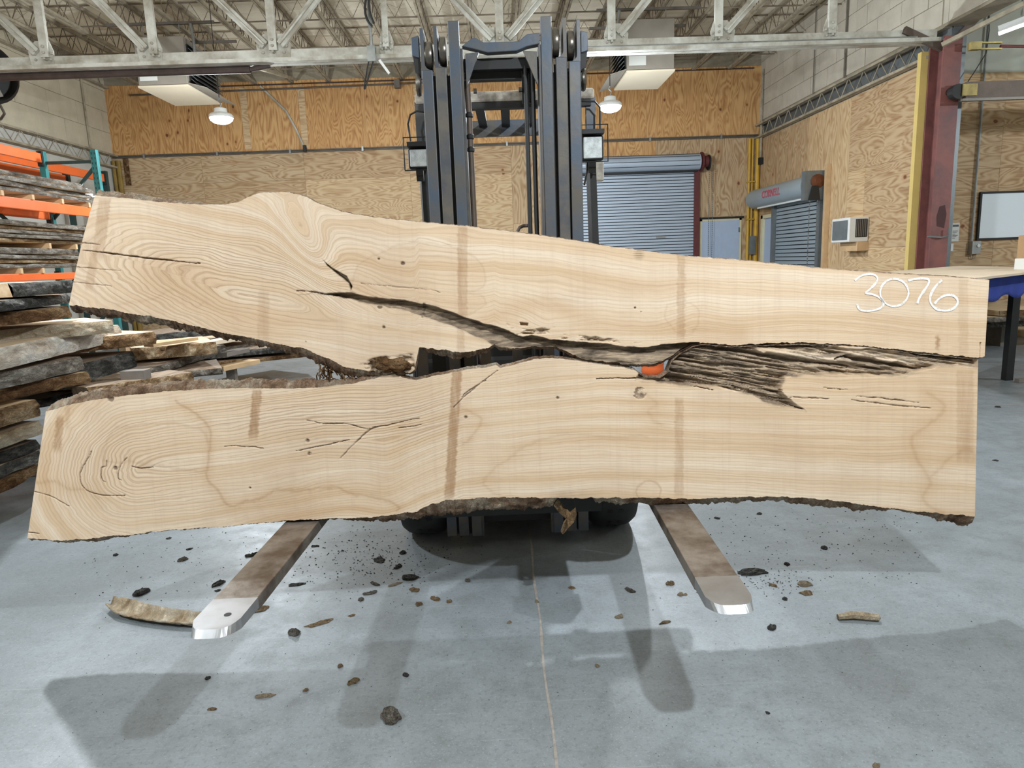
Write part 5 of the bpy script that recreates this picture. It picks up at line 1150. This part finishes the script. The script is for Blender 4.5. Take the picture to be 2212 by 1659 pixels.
pile((150, 735), (330, 715), 32, 'bark_brown', 'sawn_pale', 'brown-barked slab end jutting beyond the lichen-patched slab', 0, seed=7)
pile((0, 806), (172, 770), 36, 'bark_grey', 'sawn_dark', 'grey-barked slab below the white lichen-patched slab', seed=8)
pile((120, 800), (288, 758), 46, 'bark_dark', 'sawn_dark', 'slab with thick blue-grey furrowed bark in the middle of the floor pile', 0, seed=9)
pile((0, 842), (190, 804), 30, 'bark_brown', 'sawn_pale', 'slab with reddish brown edge and bright top arris in the pile', seed=10)
pile((0, 884), (90, 862), 44, 'bark_tan', 'sawn_pale', 'short tan-barked slab end low in the floor pile', seed=11)
pile((0, 936), (92, 908), 34, 'bark_pale', 'sawn_dark', 'pale ragged-edged slab below the short tan-barked end', seed=12)
pile((0, 976), (88, 948), 26, 'bark_dark', 'sawn_dark', 'thin dark slab near the bottom of the floor pile', seed=13)
pile((0, 1006), (84, 972), 26, 'bark_dark', 'sawn_dark', 'dark slab next to the bottom of the floor pile', seed=14)
pile((0, 1036), (78, 1000), 30, 'bark_brown', 'sawn_dark', 'lowest dark slab of the floor pile', seed=15)
pile((270, 826), (410, 803), 26, 'bark_tan', 'sawn_dark', 'mottled tan-barked board lying just behind the lower big slab', .25, .3, seed=16, X=-2.7)
pile((285, 754), (466, 738), 30, 'bark_tan', 'sawn_pale', 'tan-barked slab with bright top on the second pile behind', 0, seed=17, X=-3.0)
pile((250, 790), (495, 772), 20, 'bark_grey', 'sawn_dark', 'grey-barked slab under the bright tan slab of the second pile', 0, seed=18, X=-3.0)
pile((300, 812), (480, 795), 16, 'bark_grey', 'sawn_dark', 'thin curled board low in the second pile', 0, seed=19, X=-2.9)
pile((540, 756), (640, 748), 14, 'bark_dark', 'sawn_dark', 'dark-barked slab lying farther back behind the second pile', .8, seed=20, X=-2.95)
pile((560, 772), (668, 762), 10, 'bark_brown', 'sawn_dark', 'brown slab lowest of the far small stack behind the second pile', .8, seed=21, X=-2.85)
pile((330, 724), (480, 706), 18, 'bark_dark', 'sawn_dark', 'dark-barked slab behind the bright tan slab, close under the forked slab', .5, seed=22, X=-3.7)
pile((420, 737), (565, 716), 16, 'bark_dark', 'sawn_pale', 'dark-barked slab with pale top behind the white plank end', .5, seed=23, X=-3.5)
pile((470, 752), (640, 730), 14, 'bark_grey', 'sawn_dark', 'grey-barked slab on top of the far small stack', .5, seed=24, X=-3.3)
pile((100, 860), (270, 826), 20, 'bark_dark', 'sawn_dark', 'dark board top showing behind the short tan-barked end', .2, .7, seed=25, X=-3.3)
def plank(p0, p1, wpx, label, mat, X, th=.045, wd=.16):
    z = atx((p0[0] + p1[0]) / 2, (p0[1] + p1[1]) / 2, X).z; a = atz(*p0, z); b = atz(*p1, z)
    if (b - a).length > 3: b = a + (b - a).normalized() * 2
    o = MB().bar(a - Vector((0, 0, th / 2)), b - Vector((0, 0, th / 2)), wd, th).build('sawn_plank', mat, None, .003)
    return tag(o, label, 'plank', 'planks on the second pile')
plank((320, 742), (418, 728), 10, 'thin sawn strip lying on the bright tan slab', 'blockwood', -3.0, .03, .12)
plank((440, 738), (512, 726), 16, 'white sawn plank end at the head of the second pile', 'palewood', -3.0)
plank((478, 762), (526, 752), 14, 'grey sawn plank end under the white plank', 'greywood', -2.95)
pk = plank((470, 792), (550, 776), 22, 'pale sawn plank jutting from the second pile over the floor', 'blockwood', -2.9, .05)
_c = sum((Vector(v.co) for v in pk.data.vertices), Vector()) / 8
tag(MB().box((_c.x - .14, _c.y + .02, 0), (_c.x - .04, _c.y + .10, _c.z - .025)).build('timber_bearer', 'greywood', None, .004), 'single timber block propping the pale plank that juts over the floor', 'bearer')
plank((265, 800), (318, 798), 20, 'short grey timber bearer between the two piles', 'greywood', -2.85, .09, .1)
for (x, y) in ((-3.6, 4.0), (-3.75, 5.2)):
    tag(MB().box((x - .35, y - .05, 0), (x + .35, y + .05, .1)).build('timber_bearer', 'greywood', None, .004), 'heavy timber bearer on the floor under the slab pile', 'bearer', 'bearers under the floor pile')
for y in (5.9, 6.9, 7.45):
    tag(MB().box((-3.6, y - .05, 0), (-2.85, y + .05, .30)).build('timber_bearer', 'greywood', None, .004), 'timber crib block on the floor under the second pile', 'bearer', 'blocks under the second pile')
# wall fan, far left
fan = thing('wall_fan', 'large dark round wall fan on a bracket at the left', 'fan', (XL + .35, 11.35, 4.2))
fc = Vector((XL + .42, 11.35, 4.62))
MB().lathe(fc, (.85, -.5, 0), [(.34, -.1), (.44, -.08), (.46, .06), (.42, .1), (.40, .06), (.38, -.04)], 32).build('shroud', 'black', fan, smooth=True)
for k in range(4):
    a = R(90 * k + 20); u = Vector((.5, .85, 0)).normalized(); MB().bar(fc + (u * math.cos(a) + Vector((0, 0, 1)) * math.sin(a)) * .05, fc + (u * math.cos(a) + Vector((0, 0, 1)) * math.sin(a)) * .36, .19, .015, (.6, -.6, .4)).build('blade', 'heater', fan)
MB().lathe(fc, (.85, -.5, 0), [(.07, -.06), (.08, .04), (.03, .07)], 16).build('hub', 'steelgrey', fan)
MB().tube([(XL + .06, 12.1, 4.1), (XL + .4, 11.7, 4.1), tuple(fc + Vector((.1, 0, -.3)))], .02, 6).build('bracket', 'conduit', fan); MB().tube([tuple(fc + Vector((0, .05, -.4))), (XL + .3, 11.6, 4.08)], .02, 6).build('bracket', 'conduit', fan)

# ================================================================== RIGHT SIDE: TABLE AND CART
ZT = 1.22
A = atz(2075, 604, ZT); B = atz(2206, 589, ZT); C = atz(1858, 589, ZT); u = (B - A).normalized(); v = (C - A).normalized()
ps = tag(MB().prism([A, A + u * 2.6, A + u * 2.6 + v * 2.2, A + v * 2.2], (0, 0, -.022)).build('plywood_panel', 'palewood', None, .002), 'large pale plywood sheet lying on the work table at the right', 'panel')
tbl = thing('work_table', 'work table draped with a blue moving blanket under the pale sheet', 'table', (A.x + 1.2, A.y + 1.2, 0))
o0 = A + u * .25 + v * .25; zt = ZT - .024
dq = lambda i, j, z: o0 + u * i + v * j + Vector((0, 0, z - ZT))
MB().prism([dq(0, 0, zt), dq(2.1, 0, zt), dq(2.1, 1.7, zt), dq(0, 1.7, zt)], (0, 0, -.05)).build('table_top', 'greywood', tbl)
for i, j in ((1.95, .3), (2.05, 1.6), (1.0, 1.6)): MB().bar(dq(i, j, 0), dq(i, j, zt - .05), .08, .08).build('leg', 'black', tbl)
MB().prism([dq(.15, 1.5, .35), dq(2.3, 1.5, .35), dq(2.3, 1.5, zt - .06), dq(.15, 1.5, zt - .06)], v * .03).build('table_shade_board', 'black', tbl)  # black board standing in for the shade under the table
nb = 40; V = []; F = []
for k in range(nb + 1):
    s_ = k / nb * 2.14 - .02
    for r_ in range(6):
        z = zt - .001 - r_ * .043 * (1 + .12 * math.sin(k * .5)); o = -.022 - .012 * math.sin(k * 1.1 + r_ * .2) * r_ / 5
        V.append(tuple(dq(s_, o, z)))
for k in range(nb):
    for r_ in range(5): a = k * 6 + r_; F.append((a, a + 6, a + 7, a + 1))
bl = MB().add(V, F).build('blanket', 'blanket', tbl, smooth=True); sd_ = bl.modifiers.new('solid', 'SOLIDIFY'); sd_.thickness = .008; bl['label'] = 'quilted royal blue moving blanket'
V = []
for k in range(nb + 1):
    s_ = k / nb * 1.7
    for r_ in range(6): V.append(tuple(dq(-.022 - .012 * math.sin(k * 1.1) * r_ / 5, s_, zt - .001 - r_ * .034)))
b2 = MB().add(V, F).build('blanket', 'blanket', tbl, smooth=True); sd_ = b2.modifiers.new('solid', 'SOLIDIFY'); sd_.thickness = .008
bx = atz(2192, 585, ZT); bw = aty(2192, 560, bx.y); bx.x = aty(2191, 570, bx.y + .3).x
tag(MB().box((bx.x, bx.y, ZT), (bx.x + .3, bx.y + .3, bw.z)).build('paper_box', 'paper', None, .004), 'small white box standing on the pale plywood sheet', 'box')
by = bx.y + .45; bc = aty(2198, 508, by); bc.x = aty(2198, 530, by + .4).x
tag(MB().box((bc.x, by, ZT), (bc.x + .5, by + .4, bc.z)).build('cardboard_box', 'cardboard', None, .006), 'brown cardboard box behind the small white box on the sheet', 'box')
for i, (px0, py0, px1, py1, z, bm_, lab) in enumerate([(2120, 686, 2212, 680, .48, 'bark_grey', 'grey-edged slab lying on the low stack under the blue blanket table'), (2125, 697, 2212, 694, .40, 'bark_dark', 'dark-edged slab at the bottom of the low stack under the table'), (2160, 672, 2230, 668, .56, 'bark_tan', 'tan slab on top of the low stack under the table')]):
    a = atz(px0, py0, z); live_slab(a, a + Vector((2.2, -.1, 0)), (0, 1, 0), .7, .07, bm_, 'sawn_pale', lab, 'slabs under the side table', seed=200 + i)
a = atz(2150, 705, .3)
for k in range(2): tag(MB().box((a.x + .1 + k * 1.4, a.y, 0), (a.x + .2 + k * 1.4, a.y + .7, .33)).build('timber_bearer', 'greywood'), 'dark timber bearer under the slabs below the blanket table', 'bearer', 'bearers below the side table')
a = atz(2196, 826, .0); MBb = MB().bar(a + Vector((0, 0, .02)), a + Vector((.7, .1, .02)), .06, .04); tag(MBb.build('wood_offcut', 'greywood', None, .003), 'dark wood offcut lying alone on the floor at the right', 'offcut')
a = atz(1418, 815, .0); oc = thing('orange_barrel', 'orange plastic barrel on the floor far behind the forklift', 'barrel', (a.x, a.y, 0))
MB().lathe((a.x + .02, a.y + .3, 0), (0, 0, 1), [(.13, 0), (.145, .02), (.145, .08), (.138, .10), (.145, .12), (.145, .3), (.138, .32), (.145, .34), (.13, .44)], 24).build('shell', 'orange', oc, smooth=True)
MB().lathe((a.x + .02, a.y + .3, .44), (0, 0, 1), [(.135, 0), (.135, .02), (.08, .03)], 24).build('lid', 'black', oc, smooth=True)

# ================================================================== DEBRIS ON THE FLOOR
def chip_mesh(seed, flat):
    """ragged split flake: a jagged outline, thin, split surface"""
    rr = random.Random(seed); n = rr.choice((11, 12, 13)); out = []
    for k in range(n):
        a = 2 * math.pi * (k + rr.uniform(-.3, .3)) / n; q = rr.uniform(.34, .60); out.append((q * math.cos(a) * 1.25, q * math.sin(a)))
    vs_ = [(x, y, 0.0) for x, y in out]
    for sc, h in ((1.04, .35), (.86, .75), (.5, .95)):
        vs_ += [(x * sc + rr.uniform(-.05, .05), y * sc + rr.uniform(-.05, .05), flat * h * rr.uniform(.55, 1.25)) for x, y in out]
    vs_.append((rr.uniform(-.1, .1), rr.uniform(-.1, .1), flat * rr.uniform(.7, 1.1)))
    f = [tuple(reversed(range(n)))]
    for l in range(3):
        for k in range(n): f.append((l * n + k, l * n + (k + 1) % n, (l + 1) * n + (k + 1) % n, (l + 1) * n + k))
    f += [(3 * n + k, 3 * n + (k + 1) % n, 4 * n) for k in range(n)]
    me = bpy.data.meshes.new('chip'); me.from_pydata(vs_, [], f); me.update(); return me
kinds = {'dark': ('bark_dark', 'small dark bark chip lying on the concrete floor', 'dark bark chips'), 'tan': ('bark_tan', 'small tan bark chip lying on the concrete floor', 'tan bark chips'), 'pale': ('bark_pale', 'small pale wood chip lying on the concrete floor', 'pale wood chips'), 'grey': ('bark_grey', 'small grey bark chip lying on the concrete floor', 'grey bark chips')}
CM_ = {}
for kd, (mt, _, _) in kinds.items():
    CM_[kd] = []
    for q in range(6): me = chip_mesh(hash(kd) % 97 + q if False else len(kd) * 7 + q, .35 + .1 * q); me.materials.append(M[mt]); CM_[kd].append(me)
def chip(px, py, lpx, wpx, kd, ang=None, label=None, name='bark_chip'):
    p = atz(px, py, 0); s_ = p.y / FPX * 1.12; me = random.choice(CM_[kd])
    o = bpy.data.objects.new(name, me); col.objects.link(o); o.location = (p.x, p.y, .0)
    o.scale = (lpx * s_, max(wpx * s_ * 1.6, .006), min(lpx, wpx) * s_ * .9); o.rotation_euler = (0, 0, random.uniform(-1.2, 1.2) if ang is None else ang)
    tag(o, label or kinds[kd][1], 'wood chip', None if label else kinds[kd][2]); return o
for args in [(304, 1282, 26, 16, 'dark', .5, 'black forked bark chunk beside the curled bark strip'), (640, 1263, 30, 8, 'dark', .2, 'long black bark sliver right of the left fork tine'), (1624, 1239, 56, 12, 'dark', .05, 'longest dark bark stick by the right fork tine'), (845, 1553, 34, 26, 'grey', .4, 'fist-sized rough bark lump alone on the near floor'), (1666, 1357, 18, 12, 'dark', .3, 'black crumbly lump in front of the right fork tip'), (888, 1248, 26, 16, 'dark', 0, 'black bark lump at the edge of the forklift shadow'), (575, 1503, 32, 10, 'pale', .1, 'flat pale chip on the near floor left of the floor joint'), (690, 1347, 46, 10, 'tan', .5, 'reddish split bark sliver between tine and floor joint'), (1361, 1276, 20, 9, 'grey', -1.0, 'greenish grey twig piece left of the right tine'), (763, 1473, 22, 14, 'tan', .4, 'brown bark lump on the near floor'), (1738, 1264, 26, 10, 'pale', 0, 'pale split chip right of the right tine'), (1742, 1282, 22, 12, 'tan', .2, 'tan crumb next to the pale split chip'), (560, 1317, 30, 14, 'tan', .3, 'mottled bark piece under the left tine edge'), (545, 1200, 20, 10, 'dark', .4, 'dark bark piece left of the left tine')]: chip(*args)
for (x, y, l, w_, kd) in [(636, 1370, 18, 14, 'grey'), (1338, 1333, 14, 10, 'pale'), (1437, 1345, 26, 6, 'tan'), (1448, 1262, 14, 9, 'tan'), (1470, 1285, 12, 8, 'pale'), (800, 1282, 22, 9, 'grey'), (895, 1275, 18, 12, 'tan'), (780, 1296, 12, 8, 'grey'), (905, 1306, 14, 9, 'tan'), (940, 1295, 18, 8, 'tan'), (855, 1262, 24, 7, 'pale'), (810, 1262, 20, 7, 'grey'), (970, 1300, 10, 7, 'tan'), (450, 1465, 9, 8, 'dark'), (735, 1440, 10, 7, 'tan'), (877, 1460, 9, 8, 'dark'), (458, 1533, 14, 6, 'tan'), (660, 1492, 9, 6, 'tan'), (1658, 1540, 8, 6, 'dark'), (1695, 1295, 10, 6, 'dark'), (1480, 1285, 8, 6, 'pale'), (1892, 1655, 16, 10, 'pale'), (680, 1180, 14, 6, 'dark'), (600, 1180, 10, 6, 'dark'), (820, 1210, 26, 12, 'dark'), (870, 1195, 12, 8, 'dark'), (860, 1225, 16, 9, 'dark'), (1010, 1255, 12, 6, 'grey'), (1235, 1270, 12, 8, 'tan'), (1290, 1440, 8, 6, 'pale'), (395, 1350, 8, 5, 'grey'), (500, 1360, 14, 6, 'dark'), (395, 1210, 18, 9, 'grey'), (410, 1186, 10, 6, 'dark'), (472, 1262, 26, 10, 'dark'), (470, 1276, 10, 6, 'dark'), (250, 1200, 8, 5, 'dark'), (365, 1163, 9, 6, 'dark'), (1550, 1120, 10, 6, 'dark'), (1640, 1110, 12, 6, 'dark'), (1780, 1185, 12, 7, 'dark'), (1700, 1220, 10, 6, 'dark'), (1670, 1265, 16, 6, 'tan'), (2150, 995, 9, 6, 'dark'), (2155, 880, 10, 4, 'dark'), (1545, 1215, 10, 6, 'grey'), (1160, 1300, 9, 6, 'pale'), (1100, 1345, 9, 6, 'pale'), (760, 1330, 12, 6, 'tan')]: chip(x, y, l, w_, kd)
# long chip at the right
p = atz(1810, 1333, .012); q = atz(1898, 1336, .012); mm = MB()
mm.tube([p, p + (q - p) * .4 + Vector((0, .01, .006)), q + Vector((0, 0, .004)), q + (q - p) * .04], [.012, .017, .015, .004], 7)
tag(mm.build('wood_splinter', 'bark_pale'), 'long pale weathered splinter on the floor right of the right tine', 'wood chip')
# curled bark strip at the left
c0, c1 = atz(238, 1316, 0), atz(436, 1352, 0); V = []; F = []; n = 28; k = 9
dv = (c1 - c0); sv = Vector((-dv.y, dv.x, 0)).normalized()
for i in range(n + 1):
    t_ = i / n; c_ = c0 + dv * t_ + sv * (.05 * (t_ - .5) ** 2 * 2 - .02); hw = .055 * (1 - .25 * t_) * (.35 + .65 * min(1, t_ * 4 + .2))
    for j in range(k):
        a = (j / (k - 1) - .5) * 2; V.append(tuple(c_ + sv * (hw * a) + Vector((0, 0, .006 + .032 * max(0, a) ** 1.6 + .020 * max(0, -a) ** 2 + .03 * max(0, .3 - t_) + .002 * math.sin(i * 1.9 + j)))))
for i in range(n):
    for j in range(k - 1): a = i * k + j; F.append((a, a + k, a + k + 1, a + 1))
cb = MB().add(V, F).build('bark_strip', 'bark_pale', smooth=True); so = cb.modifiers.new('solid', 'SOLIDIFY'); so.thickness = .008; so.offset = 1
tag(cb, 'long curled strip of pale bark lying beside the left fork tip', 'bark strip')
# countless crumbs
rr = random.Random(5); cm = MB()
def crumb(px, py, s_):
    p = atz(px, py, 0); s_ *= p.y / FPX; a = rr.uniform(0, 6.3); e = rr.uniform(.5, 1.6)
    ps = [Vector((math.cos(a + k * 2.1) * s_ * (e if k == 0 else .7), math.sin(a + k * 2.1) * s_ * .8, 0)) + p for k in range(3)]
    cm.add([tuple(v + Vector((0, 0, .0004))) for v in ps] + [tuple(p + Vector((0, 0, s_ * .7)))], [(0, 1, 3), (1, 2, 3), (2, 0, 3)])
for _ in range(420): crumb(rr.gauss(800, 95), rr.gauss(1205, 36), rr.uniform(1.0, 3.4))
for _ in range(260): crumb(rr.uniform(1520, 1990), rr.uniform(1095, 1262), rr.uniform(.9, 3.0))
for _ in range(120): crumb(rr.gauss(1660, 50), rr.gauss(1260, 14), rr.uniform(1, 3.4))
for _ in range(150): crumb(rr.uniform(180, 680), rr.uniform(1140, 1300), rr.uniform(.9, 2.8))
for _ in range(260): crumb(rr.uniform(120, 2150), rr.uniform(1260, 1640), rr.uniform(.8, 2.4))
o = cm.build('bark_crumbs', 'bark_dark'); tag(o, 'countless dark bark crumbs strewn over the floor under the slabs', 'crumbs', kind='stuff')
